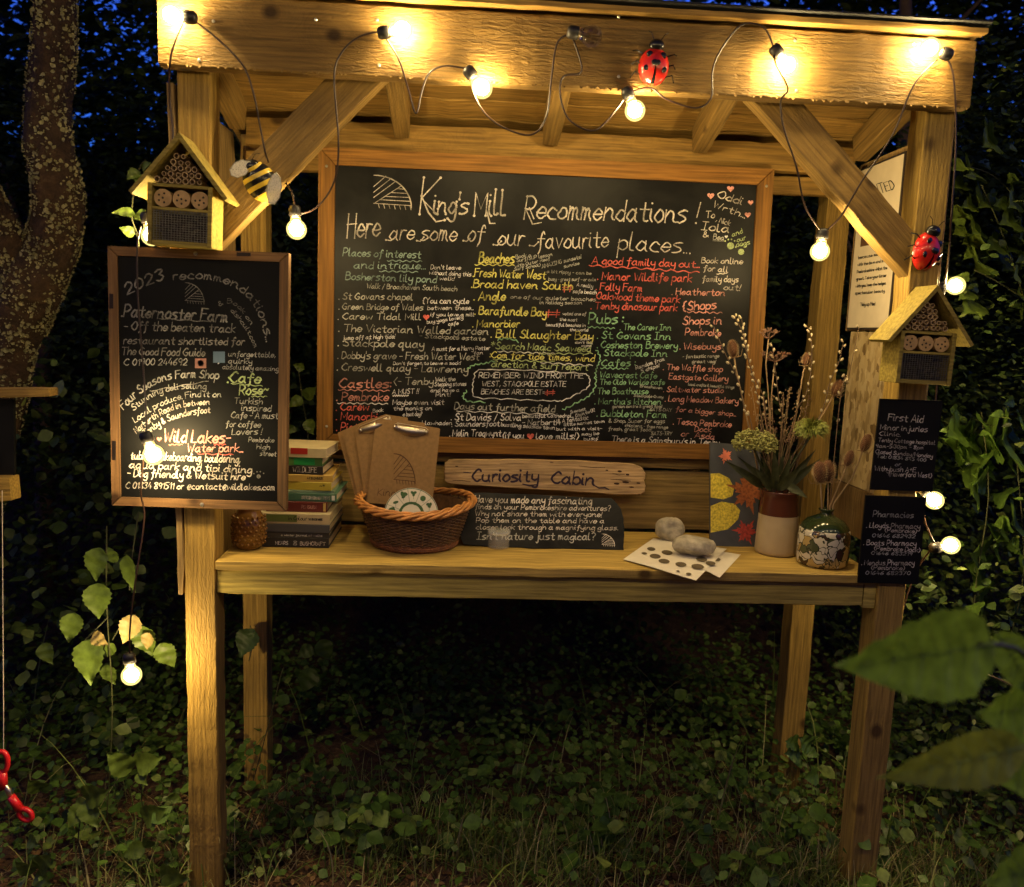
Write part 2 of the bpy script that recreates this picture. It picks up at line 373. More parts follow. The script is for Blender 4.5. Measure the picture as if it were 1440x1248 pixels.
RE, RG, RH, RJ, RK, RL = reg(150,340,3.285), reg(620,620,3.6), reg(1160,520,3.671), reg(1120,200,3.466), reg(470,560,5.424), reg(340,560,4.235)
def lines(ink, R, k, rows):
    for s_, x0, y0, x1, y1, h, col in rows: ink.text(s_, [R(x0, y0), R(x1, y1)], h/k, col)
# ============================================================ SETTING
def gz(x, y):
    b = max(0.0, min(1.0, (y-2.2)/5.5)); b = b*b*(3-2*b)
    return -.01 + 3.3*b + .05*math.sin(x*1.3+.7)*math.cos(y*1.1) * min(1, abs(y)+.3) + .02*math.sin(x*5.1)*math.sin(y*4.3)
def leafmat(name, stops, rough=.5, trans=.3):
    m, t, p = newmat(name); L = t.links; g = N(t, 'ShaderNodeNewGeometry')
    r = ramp(t, g.outputs['Random Per Island'], stops)
    tc = N(t, 'ShaderNodeTexCoord'); n = N(t, 'ShaderNodeTexNoise', i_Scale=60.0, i_Detail=3.0); L.new(tc.outputs['Object'], n.inputs['Vector'])
    v = ramp(t, n.outputs[0], [(.35, .7), (.65, 1.1)]); c = mixc(t, 1.0, r.outputs[0], v.outputs[0], 'MULTIPLY')
    L.new(c, p.inputs['Base Color']); p.inputs['Roughness'].default_value = rough; p.inputs['Specular IOR Level'].default_value = .35
    tr = N(t, 'ShaderNodeBsdfTranslucent'); L.new(c, tr.inputs[0]); mx = N(t, 'ShaderNodeMixShader', i_0=trans)
    L.new(p.outputs[0], mx.inputs[1]); L.new(tr.outputs[0], mx.inputs[2]); L.new(mx.outputs[0], t.nodes['Material Output'].inputs[0])
    return m
LF_hedge = leafmat('hedge leaf', [(0, (.025,.045,.010)), (.6, (.045,.08,.018)), (1, (.11,.14,.035))])
LF_cover = leafmat('ground ivy leaf', [(0, (.07,.14,.022)), (.7, (.13,.23,.04)), (1, (.24,.30,.07))], .38)
LF_grass = leafmat('grass blade', [(0, (.09,.16,.025)), (.5, (.19,.27,.05)), (.75, (.38,.37,.12)), (1, (.52,.44,.21))], .5)
LF_litter = leafmat('dead leaf litter', [(0, (.07,.035,.015)), (.6, (.18,.09,.035)), (1, (.36,.22,.09))], .7, .1)
LF_straw = leafmat('dry straw', [(0, (.12,.06,.025)), (.5, (.26,.16,.07)), (1, (.50,.38,.20))], .6, .1)
LF_vine = leafmat('bramble leaf', [(0, (.07,.13,.02)), (.6, (.12,.18,.03)), (1, (.20,.22,.05))], .42, .35)
LF_pale = leafmat('yellowing leaf', [(0, (.30,.24,.08)), (1, (.40,.30,.12))], .5, .35)
LF_hazel = leafmat('hazel leaf', [(0, (.12,.22,.035)), (.5, (.15,.26,.04)), (1, (.18,.28,.04))], .45, .4)
STEM = plain('plant stem', (.045,.05,.018), .6); TWIG = plain('twig bark', (.12,.075,.045), .8, bump=.5, bscale=120)

def mkground():
    xs = np.concatenate([np.linspace(-150, -6, 12), np.linspace(-5, 7, 90), np.linspace(8, 150, 12)])
    ys = np.concatenate([np.linspace(-80, -4, 8), np.linspace(-3, 9, 90), np.linspace(10, 200, 14)])
    v = []
    for y in ys:
        for x in xs:
            z = gz(x, y)
            if -1 < x < 3 and -.7 < y < 1.5: z += random.gauss(0, .006)
            v.append((x, y, z))
    nx = len(xs); f = [(j*nx+i, j*nx+i+1, (j+1)*nx+i+1, (j+1)*nx+i) for j in range(len(ys)-1) for i in range(nx-1)]
    m, t, p = newmat('woodland soil'); L = t.links; tc = N(t, 'ShaderNodeTexCoord')
    n = N(t, 'ShaderNodeTexNoise', i_Scale=14.0, i_Detail=9.0, i_Roughness=.7); L.new(tc.outputs['Object'], n.inputs['Vector'])
    r = ramp(t, n.outputs[0], [(.3, (.03,.016,.008)), (.55, (.10,.052,.025)), (.75, (.22,.13,.065))]); L.new(r.outputs[0], p.inputs['Base Color']); p.inputs['Roughness'].default_value = .9
    n2 = N(t, 'ShaderNodeTexNoise', i_Scale=60.0, i_Detail=6.0); L.new(tc.outputs['Object'], n2.inputs['Vector'])
    b = N(t, 'ShaderNodeBump', i_Strength=.8, i_Distance=.02); L.new(n2.outputs[0], b.inputs['Height']); L.new(b.outputs[0], p.inputs['Normal'])
    mb = MB(); mb.add(v, f); o = mb.build('ground', m, smooth=True); o['kind'] = 'structure'
mkground()

TPL = np.array([(0,0,0),(-.22,.22,.05),(-.33,.5,.08),(-.2,.8,.03),(0,1.05,-.06),(.2,.8,.03),(.33,.5,.08),(.22,.22,.05),(0,.3,0),(0,.62,0)])
TPF = [(0,1,8,0),(1,2,9,8),(2,3,4,9),(4,5,6,9),(6,7,8,9),(7,0,8,7)]
TPF = [(0,8,1),(1,8,9,2),(2,9,4,3),(4,9,6,5),(6,9,8,7),(7,8,0)]
TRI = []
for f in TPF: TRI += [(f[0], f[i], f[i+1]) for i in range(1, len(f)-1)]
TRI = np.array(TRI)
def arrmesh(name, V, F, mat, kind='stuff', label=None, cat=None, parent=None, smooth=False):
    me = bpy.data.meshes.new(name); V = V.astype(np.float32); F = F.astype(np.int32)
    c = np.array([0, 0, 0.]) 
    if parent is None: c = (V.min(0)+V.max(0))/2; c[2] = V[:,2].min()
    me.vertices.add(len(V)); me.vertices.foreach_set('co', (V-c).astype(np.float32).ravel())
    k = F.shape[1]; me.loops.add(F.size); me.loops.foreach_set('vertex_index', F.ravel()); me.polygons.add(len(F))
    me.polygons.foreach_set('loop_start', np.arange(0, F.size, k, dtype=np.int32)); me.polygons.foreach_set('loop_total', np.full(len(F), k, np.int32))
    me.materials.append(mat); me.update(calc_edges=True)
    o = link(name, me, Matrix.Translation(Vector([float(a) for a in c])), parent)
    if smooth: me.polygons.foreach_set('use_smooth', np.ones(len(F), bool))
    return tag(o, label, cat, None, kind)
def randrot(n, up=0.0):
    q = RNG.normal(size=(n, 4)); q /= np.linalg.norm(q, axis=1)[:, None]; w_, x, y, z = q.T
    R = np.stack([1-2*(y*y+z*z), 2*(x*y-z*w_), 2*(x*z+y*w_), 2*(x*y+z*w_), 1-2*(x*x+z*z), 2*(y*z-x*w_), 2*(x*z-y*w_), 2*(y*z+x*w_), 1-2*(x*x+y*y)], 1).reshape(n, 3, 3)
    if up:      # blend the leaf normal (local z) towards world up / viewer side, then re-orthonormalise
        nz = R[:, :, 2]; nz = nz*np.sign(nz[:, 2:3]+1e-6)*(1-up) + np.array([0, -.35, 1.0])*up; nz /= np.linalg.norm(nz, axis=1)[:, None]
        ny = R[:, :, 1]; ny = ny - nz*(ny*nz).sum(1)[:, None]; ny /= np.linalg.norm(ny, axis=1)[:, None]
        nx = np.cross(ny, nz); R = np.stack([nx, ny, nz], 2)
    return R
TPL2 = np.array([(0,0,0),(-.27,.32,.06),(-.22,.70,.05),(0,1.05,-.05),(.22,.70,.05),(.27,.32,.06)]); TRI2 = np.array([(0,3,2),(0,2,1),(0,5,4),(0,4,3)])
def leafmass(name, pts, size, mat, label, cat, up=.45, parent=None, wide=1.0, far=False):
    n = len(pts); R = randrot(n, up); T = (TPL2 if far else TPL).copy(); T[:, 0] *= wide; TRI = TRI2 if far else globals()['TRI']
    s = size[0] + (size[1]-size[0])*RNG.random(n)**1.4
    V = np.einsum('nij,mj->nmi', R, T)*s[:, None, None] + pts[:, None, :]
    F = (TRI[None]+np.arange(n)[:, None, None]*len(T)).reshape(-1, 3)
    return arrmesh(name, V.reshape(-1, 3), F, mat, 'stuff', label, cat, parent)
def clumps(nc, per, box, sig, keep=None):
    c = RNG.random((nc, 3))*(np.array(box[1])-np.array(box[0]))+np.array(box[0])
    p = np.repeat(c, per, 0) + RNG.normal(size=(nc*per, 3))*np.array(sig)*np.repeat(RNG.random(nc)*.8+.5, per)[:, None]
    ok = p[:, 2] > .01
    inst = (p[:, 0] > -.12) & (p[:, 0] < 1.97) & (p[:, 1] < .78) & (p[:, 2] > .35)
    ok &= ~inst
    ok &= p[:, 1] > -.6
    if keep is not None: ok &= keep(p)
    return p[ok]
# hedge wall behind and beside the stall
def hz_keep(p): return (p[:, 1] > 1.0) | (p[:, 0] > 2.05) | (p[:, 0] < -.75)
h1 = clumps(640, 110, ((-2.6, 1.1, 0.0), (4.4, 2.6, 2.6)), (.16, .16, .14), hz_keep)
leafmass('hedge_foliage', h1, (.016, .05), LF_hedge, 'dense dark hedge of small leaves closing the view behind the stall', 'hedge', far=True)
h2 = clumps(330, 80, ((2.15, .15, 0.0), (3.9, 1.4, 2.6)), (.14, .14, .13), lambda p: p[:, 0] > 2.08)
leafmass('bush_foliage', h2, (.012, .038), LF_hedge, 'small leaved bushes crowding the right side of the stall', 'bushes')
h3 = clumps(160, 50, ((-2.4, .9, 0.0), (-.2, 1.5, 1.6)), (.15, .14, .12), lambda p: (p[:, 0] < -.2))
leafmass('undergrowth_foliage', h3, (.018, .05), LF_hedge, 'dark undergrowth left of the stall below the trunk', 'undergrowth')
h6 = clumps(30, 30, ((-1.3, .25, .05), (-.12, .9, 1.25)), (.13, .13, .13), lambda p: p[:, 0] < -.1)
leafmass('bramble_foliage', h6, (.022, .055), LF_hedge, 'tangle of bramble leaves in the dark left of the left post', 'brambles', up=.3, wide=1.4)
h7 = clumps(60, 40, ((2.0, .12, .0), (3.0, .8, 1.1)), (.13, .12, .13), lambda p: p[:, 0] > 1.96)
leafmass('nettle_foliage', h7, (.014, .045), LF_hedge, 'tangle of small leaves under the lowest right bulbs', 'nettles', up=.3)
# far woodland and canopy
def gaps(p):
    x, z = p[:, 0], p[:, 2]; g = np.sin(4.3*x+1.3*z)+np.sin(6.1*z-2.7*x+1)+.7*np.sin(9.7*x+3*z+2)+.5*np.sin(17*x-11*z)
    return (g > -1.5) | (z < 2.6) | (x > 0)
h4 = clumps(900, 80, ((-6, 2.8, .2), (8, 6.5, 3.5)), (.45, .4, .3), gaps)
leafmass('woodland_foliage', h4, (.07, .18), LF_hedge, 'dark woodland foliage rising beyond the hedge', 'woodland', far=True)
def opening(p):     # the crowns stand apart over the middle of the stall
    el = np.arctan2(p[:, 2]-1.5, p[:, 1]+2.04); return ~((p[:, 0] > .1) & (p[:, 0] < 2.6) & (el > math.radians(20)) & (RNG.random(len(p)) < .95))
def can(p):
    d = p-np.array(CP); X = d@np.array(RT); Z = d@np.array(fw); Y = d@np.array(UP)
    return (Z > 1.5)
h5 = clumps(2300, 75, ((-5.5, 2.4, 2.2), (8, 5.6, 5.6)), (.28, .3, .26), lambda p: can(p) & gaps(p) & opening(p))
leafmass('canopy_foliage', h5, (.03, .10), LF_hedge, 'tree canopy overhead with small gaps of blue evening sky', 'canopy', far=True)
c_ = RNG.random((520, 3))*np.array([11, 6.5, 1.5])+np.array([-5, -3.2, 4.3]); p_ = np.repeat(c_, 50, 0)+RNG.normal(size=(520*50, 3))*.35  # out-of-view leaf mass, added to cover the zenith and cut sky light
leafmass('sky_block_foliage', p_, (.08, .2), LF_hedge, 'unseen leafy boughs added over the clearing to block sky light', 'canopy', far=True)
c_ = RNG.random((620, 3))*np.array([13, 3, 5.5])+np.array([-6, -7.5, .2]); p_ = np.repeat(c_, 50, 0)+RNG.normal(size=(620*50, 3))*.35
leafmass('clearing_edge_foliage', p_, (.08, .20), LF_hedge, 'dark foliage closing the far side of the clearing', 'woodland', far=True)
# ground cover, grass, litter
def on_ground(x, y): return np.array([gz(a, b) for a, b in zip(x, y)])
n = 16000; x = RNG.random(n)*4.2-1.1; y = -.02+RNG.random(n)**.8*1.5
nz = np.sin(x*3.1+1)*np.cos(y*4+x*1.7)+.5*np.sin(x*9)*np.sin(y*8)
keep = (nz > -.35) & ~((x > .25) & (x < 1.45) & (y < .16) & (RNG.random(n) < .75)) | (RNG.random(n) < .2)
x, y = x[keep], y[keep]; z = on_ground(x, y)+.01+RNG.random(len(x))**1.5*.24*(.35+.65*np.clip(y*1.8, 0, 1))
cp = np.stack([x, y, z], 1)
leafmass('ivy_ground_cover', cp, (.012, .034), LF_cover, 'low green ivy and ground cover leaves under and around the table', 'ground cover', up=.62, wide=1.35)
h8 = clumps(75, 14, ((-1.0, -.02, .02), (2.7, 1.0, .10)), (.07, .07, .05)); h8[:, 2] += .02
leafmass('broad_leaved_weeds', h8, (.028, .065), LF_cover, 'broader weed leaves standing among the ground ivy', 'weeds', up=.55, wide=1.3)
h9 = clumps(560, 75, ((2.2, 2.4, 2.0), (8, 5.6, 5.4)), (.28, .3, .26))
leafmass('canopy_foliage', h9, (.03, .10), LF_hedge, 'darker close set tree canopy above the right side of the stall', 'canopy', far=True)
def blades(name, n, bx, hmin, hmax, wmax, mat, label, cat, flat=0.0, centers=None):
    V, F = [], []; b = 0
    for i in range(n):
        if centers: c = random.choice(centers); x0 = random.gauss(c[0], c[2]); y0 = random.gauss(c[1], c[2]*.8)
        else: x0 = random.uniform(bx[0], bx[1]); y0 = random.uniform(bx[2], bx[3])
        L_ = random.uniform(hmin, hmax); a = random.uniform(0, 2*PI); lean = random.uniform(.3, 2.0) if not flat else random.uniform(1.2, 1.6)
        wd = random.uniform(.35, 1)*wmax; dx, dy = math.cos(a), math.sin(a); p = Vector((x0, y0, gz(x0, y0)-.005)); th = random.uniform(0, 1.0)**1.3 + (1.1 if flat else 0)
        k = 6
        for j in range(k+1):
            t = j/k; ww = wd*(1-t**1.6)*.5+.0002
            V += [(p.x-dy*ww, p.y+dx*ww, p.z), (p.x+dy*ww, p.y-dx*ww, p.z)]
            th2 = th+lean*t*t; p = p+Vector((dx*math.sin(th2), dy*math.sin(th2), math.cos(th2)))*(L_/k)
            if p.z < gz(p.x, p.y)+.003: p.z = gz(p.x, p.y)+.003+random.random()*.004
        F += [(b+2*j, b+2*j+1, b+2*j+3, b+2*j+2) for j in range(k)]; b += 2*(k+1)
    return arrmesh(name, np.array(V), np.array(F), mat, 'stuff', label, cat)
tuft = [(.72,.20,.10),(.85,.16,.08),(.6,.25,.12),(1.1,.22,.12),(.35,.3,.15),(1.0,.05,.10),(1.9,-.05,.08),(1.62,.0,.08),(2.1,.15,.15),(1.45,.45,.2),(.05,.1,.12),(-.35,.3,.2),(1.75,.35,.12),(2.3,.3,.2),(-.15,-.02,.1),(1.25,.12,.1)]
tuft += [(1.72,.02,.06),(1.55,.05,.08),(1.95,.1,.1),(2.2,.05,.12),(.5,.12,.1),(.95,.12,.1)]
blades('grass', 3600, None, .06, .20, .0055, LF_grass, 'thin uncut grass growing in tufts along the front of the stall', 'grass', centers=tuft)
blades('tall_grass', 110, (-1.0, 2.6, .1, 1.1), .25, .6, .0065, LF_grass, 'long bent grass stalks rising under the table', 'tall grass')
blades('straw_mound', 500, None, .05, .14, .0035, LF_grass, 'pale heap of dry cut grass under the front of the table', 'cut grass', flat=1, centers=[(.72,.24,.12),(.85,.20,.10),(.55,.2,.1),(1.0,.1,.1)])
blades('dry_straw', 4200, (-.6, 2.4, -.25, .5), .03, .13, .0035, LF_straw, 'dry straw and twigs strewn over the bare soil in front', 'straw', flat=1)
n = 5000; x = RNG.random(n)*3.4-.7; y = RNG.random(n)*.8-.3; z = on_ground(x, y)+.004+RNG.random(n)*.008
leafmass('leaf_litter', np.stack([x, y, z], 1), (.008, .026), LF_litter, 'brown leaf litter on the bare earth in front of the stall', 'leaf litter', up=.8)

# ------------------------------------------------------------ trees
def bark():
    m, t, p = newmat('lichen bark'); L = t.links; tc = N(t, 'ShaderNodeTexCoord')
    n = N(t, 'ShaderNodeTexNoise', i_Scale=28.0, i_Detail=8.0, i_Roughness=.7); L.new(tc.outputs['Object'], n.inputs['Vector'])
    r = ramp(t, n.outputs[0], [(.3, (.025,.014,.008)), (.6, (.09,.05,.024)), (.8, (.19,.125,.065))]); L.new(r.outputs[0], p.inputs['Base Color']); p.inputs['Roughness'].default_value = .9
    b = N(t, 'ShaderNodeBump', i_Strength=1.0, i_Distance=.03); L.new(n.outputs[0], b.inputs['Height']); L.new(b.outputs[0], p.inputs['Normal'])
    return m
BARK = bark(); LICH = plain('grey green lichen', (.30,.28,.15), .85, var=.35, bscale=60)
YT = .62
def limb(px_pts, y0, y1, parent, name='trunk', fl=900):
    pts = [P(a, b, y0+(y1-y0)*i/(len(px_pts)-1)) for i, (a, b, r) in enumerate(px_pts)]
    sc_ = [(p-CP).dot(fw)/FPX for p in pts]; rr = [r*s for (a, b, r), s in zip(px_pts, sc_)]
    # resample smoothly
    q = cr([(p.x, p.y, p.z, r) for p, r in zip(pts, rr)], 8); mb = MB(); n = 26; vs = []
    for i, (x, y, z, r) in enumerate(q):
        d = Vector(q[min(i+1, len(q)-1)][:3])-Vector(q[max(i-1, 0)][:3]); d.normalize(); u = d.cross(Vector((0,1,0))).normalized(); v = d.cross(u)
        for k in range(n):
            a = 2*PI*k/n; rr_ = r*(1+.07*math.sin(a*3+i*.35)+.05*math.sin(a*5-i*.6)+random.gauss(0, .025)); vs.append(Vector((x, y, z))+(u*math.cos(a)+v*math.sin(a))*rr_)
    mb.add(vs, [(i*n+k, i*n+(k+1)%n, (i+1)*n+(k+1)%n, (i+1)*n+k) for i in range(len(q)-1) for k in range(n)])
    o = mb.build(name, BARK, parent, smooth=True)
    # lichen flakes standing off the bark
    lm = MB()
    for _ in range(fl):
        i = random.randrange(len(q)-1); k = random.randrange(n)
        if math.sin(i*.9+k*.5)+math.sin(i*.37-k*.8) < random.uniform(-1.6, .6): continue
        f_ = random.random(); c = vs[i*n+k].lerp(vs[i*n+(k+1)%n], f_).lerp(vs[(i+1)*n+k].lerp(vs[(i+1)*n+(k+1)%n], f_), random.random()); cc = Vector(q[i][:3]); nr = (c-cc).normalized(); u = nr.orthogonal().normalized(); v = nr.cross(u)
        s = .0018+.0065*random.random()**2; m_ = 6; rot = random.random()*6
        ring = [c+nr*(.002+random.random()*.006)+(u*math.cos(rot+2*PI*j/m_)+v*math.sin(rot+2*PI*j/m_))*s*random.uniform(.5, 1.2) for j in range(m_)]
        lm.add([c+nr*.001]+ring, [(0, 1+j, 1+(j+1)%m_) for j in range(m_)])
    if fl: tag(lm.build('lichen', LICH, parent), kind='stuff')
tr = thing('lichen_covered_tree', P(-60, 1170, YT), 'pale lichen flecked tree trunk forking at the left edge of the photo', 'tree')
limb([(78,-60,24),(75,60,27),(68,180,29),(80,270,32),(74,345,33),(45,410,36),(22,470,32),(8,540,30),(-20,650,30),(-45,800,30),(-60,1000,34),(-65,1180,40)], YT, YT, tr, 'trunk', 9500)
limb([(-60,190,20),(-25,270,22),(5,330,24),(30,385,26)], YT-.08, YT, tr, 'branch', 1300)
def thin_tree(x, y, h, r, lean, label):
    t = thing('thin_tree', (x, y, gz(x, y)), label, 'tree', 'thin trees behind the stall'); mb = MB()
    pts = [(x+lean*(i/8)**1.2+random.gauss(0, .02), y, gz(x, y)+h*i/8) for i in range(9)]
    mb.tube(pts, [r*(1-.06*i) for i in range(9)], 10); mb.build('trunk', TWIG, t, smooth=True)
    for k in range(5):
        i = random.randrange(3, 8); p = Vector(pts[i]); a = random.uniform(-1, 1); mb = MB()
        mb.tube([p, p+Vector((.3*a, random.uniform(-.1,.2), .25)), p+Vector((.7*a, random.uniform(-.2,.3), .6))], [r*.45, r*.3, r*.12], 6); mb.build('branch', TWIG, t)
thin_tree(-1.5, 2.3, 4.5, .05, .2, 'thin dark trunk in the shadows left of the stall')
thin_tree(2.75, 1.75, 4.2, .04, -.25, 'slim dark trunk among the bushes right of the stall')
thin_tree(1.35, 2.9, 4.6, .035, .3, 'slender sapling trunk behind the middle of the stall')

# ============================================================ THE STALL
WS = 1.853; PW = .075
stall = thing('wooden_stall', (.93, .3, 0), 'open fronted timber stall with four posts, sloping roof and a table shelf', 'stall')
def ux(p0, p1, wy, wz, name, mat, **k): return beam(name, p0, p1, wy, wz, mat, stall, **k)
for x, lb in ((PW/2, W_post), (WS-PW/2, W_post2)):
    o = ux((x, PW/2, -.05), (x, PW/2, 2.19), PW, PW, 'post', lb, zhint=(0,1,0))
for x in (PW/2+.002, WS-PW/2-.002):
    ux((x, .56, -.05), (x, .56, 2.055), PW, PW, 'post', W_post, zhint=(0,1,0))
ux((-.027, -.021, 2.154), (1.862, -.021, 2.154), .04, .155, 'fascia_board', W_fasc, jit=.0006, ch=.003, seg=60)
ux((-.035, -.046, 2.2475), (1.875, -.046, 2.2475), .03, .013, 'roof_edge_trim', W_ceil, ch=.001)
SL = .28; nn = Vector((0, SL, 1)).normalized(); dd = Vector((0, 1, -SL)).normalized()
for i in range(8):
    c = Vector((0, -.024, 2.2415)) + dd*(.0+.0975*i+.045) + nn*.01
    ux((-.03, c.y, c.z), (1.87, c.y, c.z), .094, .018, 'roof_plank', W_ceil, zhint=tuple(nn), jit=.0012)
fe = MB(); a = Vector((-.04, -.068, 2.262)); pts = [a, a+Vector((1.92, 0, 0)), a+Vector((1.92, 0, 0))+dd*.86, a+dd*.86]
fe.slab([p+nn*.006 for p in pts], -nn*.004); fe.build('roof_felt', plain('black roofing felt', (.02,.02,.02), .9), stall)
for x in (.03, .485, .905, 1.335, 1.81):
    p = Vector((x, .006, 2.2345-SL*.006)) - nn*.042; ux(p, p+dd*.43, .045, .078, 'rafter', W_brace, zhint=tuple(nn))
ux((.045, .445, 2.045), (1.808, .445, 2.045), .04, .078, 'header_beam', W_ceil, jit=.001)
ux((.03, .50, 1.979), (1.823, .50, 1.979), .03, .052, 'back_rail', W_ceil)
# braces
def brace(e0, e1, wd, side):
    e0, e1 = Vector((e0[0], .03, e0[1])), Vector((e1[0], .03, e1[1])); d = (e1-e0).normalized(); nrm = Vector((d.z, 0, -d.x))*side
    c0, c1 = e0+nrm*wd/2-d*.085, e1+nrm*wd/2+d*.045
    ux(c0, c1, .048, wd, 'brace', W_brace, zhint=tuple(nrm))
brace((.466, 2.078), (.095, 1.689), .094, 1)
brace((1.349, 2.086), (1.77, 1.691), .084, -1)
# table shelf
TZ = .921
ux((.078, .0935, TZ-.0125), (1.772, .0935, TZ-.0125), .205, .025, 'tabletop_board', W_table, jit=.0005)
ux((.078, .303, TZ-.0125), (1.772, .303, TZ-.0125), .205, .025, 'tabletop_board', W_table, jit=.0005)
ux((.077, .022, .862), (1.742, .022, .862), .03, .062, 'apron', W_apron, jit=.0004)
ux((1.745, .024, .860), (1.776, .024, .860), .034, .07, 'apron', W_apron, zhint=(0,0,1), seg=3)
for x in (.1, 1.75): ux((x, .05, .885), (x, .5, .885), .04, .044, 'table_bearer', W_apron)
# back planks under the chalkboard
zt, zb = P(900, 662, .43).z, .924
ux((.29, .44, (zt+zb)/2), (1.565, .44, (zt+zb)/2), .02, zt-zb, 'back_plank', W_plank, jit=.001)
zt2 = 1.143
ux((.29, .443, (zt2+zt+.008)/2), (1.565, .443, (zt2+zt+.008)/2), .018, zt2-zt-.008, 'back_plank', W_plank)
for x in (.45, 1.4): ux((x, .468, .93), (x, .468, 1.95), .03, .045, 'back_batten', W_plank, zhint=(0,1,0))
# side panels
osbm, t, p = newmat('oriented strand board'); L = t.links; tc = N(t, 'ShaderNodeTexCoord')
mp = N(t, 'ShaderNodeMapping'); mp.inputs['Scale'].default_value = (1, 70, 34); mp.inputs['Rotation'].default_value = (.5, 0, 0); L.new(tc.outputs['Object'], mp.inputs[0])
nd = N(t, 'ShaderNodeTexNoise', i_Scale=1.2, i_Detail=2.0); L.new(mp.outputs[0], nd.inputs['Vector'])
v = N(t, 'ShaderNodeTexVoronoi', i_Scale=1.0); vm = N(t, 'ShaderNodeVectorMath', operation='ADD'); L.new(mp.outputs[0], vm.inputs[0]); L.new(nd.outputs[1], vm.inputs[1]); L.new(vm.outputs[0], v.inputs['Vector'])
r = ramp(t, v.outputs['Color'], [(.1, (.16,.10,.035)), (.4, (.40,.29,.13)), (1, (.58,.46,.25))]); L.new(r.outputs[0], p.inputs['Base Color']); p.inputs['Roughness'].default_value = .6
bb = N(t, 'ShaderNodeBump', i_Strength=.6, i_Distance=.002); L.new(v.outputs['Color'], bb.inputs['Height']); L.new(bb.outputs[0], p.inputs['Normal'])
b = MB(); b.box(WS+.001, WS+.014, .02, .455, 1.092, 1.55, .001); b.build('strand_board_panel', osbm, stall)
W_side = wood('side ply', (.36,.235,.09), (.24,.145,.05), saw=.2)
ux((WS+.008, .26, .945), (WS+.008, .26, 1.088), .48, .014, 'side_panel', W_dark, zhint=(1,0,0), seg=4)
ux((WS+.008, .26, 1.553), (WS+.008, .26, 2.05), .48, .012, 'side_panel', W_side, zhint=(1,0,0), seg=4)
ux((-.012, .25, .828), (-.012, .25, 1.15), .50, .017, 'side_panel', W_side, zhint=(1,0,0), seg=5, jit=.002)
ux((-.013, .25, 1.156), (-.013, .25, 2.05), .50, .017, 'side_panel', W_side, zhint=(1,0,0), seg=8, jit=.002)
# screws and nails on the fascia and posts
SCREW = plain('steel screw', (.5,.48,.42), .35, .9)
for px_, py_, y_ in ((530,28,-.0415),(1118,57,-.0415),(870,24,-.0415),(300,30,-.0415),(1285,62,-.0415),(444,28,-.0415),(533,92,-.0415),(870,108,-.0415),(1120,128,-.0415),(280,85,-.0415),(765,634,.4165)):
    c = P(px_, py_, y_); b = MB(); b.ell((0,0,0), .004, .0018, .004, 8, 4); b.build('screw', SCREW, stall, Matrix.Translation(c))
# chips of torn wood along the sawn lower edge of the fascia
b = MB()
for _ in range(120):
    x = random.uniform(-.02, 1.85); s = random.uniform(.001, .005); z = 2.0775
    b.add([(x, -.041, z+.002), (x+s*1.8, -.0405, z+.002), (x+s*random.uniform(.3,1.5), -.042-random.random()*.003, z-s)], [(0,1,2)])
tag(b.build('splinter', W_fasc, stall), kind='stuff')

# ============================================================ BIG CHALKBOARD
def framed(name, pl_y, quad, fw_, mats, label, cat, depth=.02, inset=.006):
    """quad: outer frame corners as world (x, z) TL TR BR BL at depth pl_y"""
    TL, TR, BR, BL = [Vector((q.x, pl_y, q.z)) for q in quad]
    c = (TL+TR+BR+BL)/4; c.z = min(BL.z, BR.z); root = thing(name, c, label, cat)
    out = [TL, TR, BR, BL]; cen = (TL+TR+BR+BL)/4
    def inner(i, w_):
        a, b_, d_ = out[i-1], out[i], out[(i+1)%4]; u = (a-b_).normalized(); v_ = (d_-b_).normalized(); s = w_/abs(u.cross(v_).length); return b_+(u+v_)*s
    inn = [inner(i, fw_) for i in range(4)]; bk = Vector((0, depth, 0))
    for i in range(4):
        j = (i+1) % 4; g = .0006; d_ = (out[j]-out[i]).normalized()
        q = [out[i]+d_*g, out[j]-d_*g, inn[j]-d_*g, inn[i]+d_*g]
        M = frame(sum(q, Vector())/4, d_, (0, -1, 0)); Mi = M.inverted(); b = MB()
        e = .0018; face = [(Mi @ (p+(sum(q, Vector())/4-p).normalized()*e)) for p in q]; rim = [Mi @ (p+Vector((0, e, 0))) for p in q]; back = [Mi @ (p+bk) for p in q]
        b.add(face+rim+back, [(0,1,2,3), (11,10,9,8)]+[(k, k+4, (k+1)%4+4, (k+1)%4) for k in range(4)]+[(k+4, k+8, (k+1)%4+8, (k+1)%4+4) for k in range(4)])
        b.build('frame_rail', mats[0], root, M)
    b = MB(); pq = [p+(p-cen).normalized()*.004+Vector((0, inset, 0)) for p in inn]; b.slab(pq, Vector((0, .006, 0)))
    b.build('board_panel', mats[1], root)
    return root
FB = .40
q = [P(448,207,FB), P(1089,238,FB), P(1063,648,FB), P(445,632,FB)]
big = framed('chalkboard', FB, q, .046, (W_frame, B_big), 'large black chalkboard in orange wooden frame covered in coloured handwriting', 'chalkboard', .026, .008)
ink = Ink(PY(FB+.008))
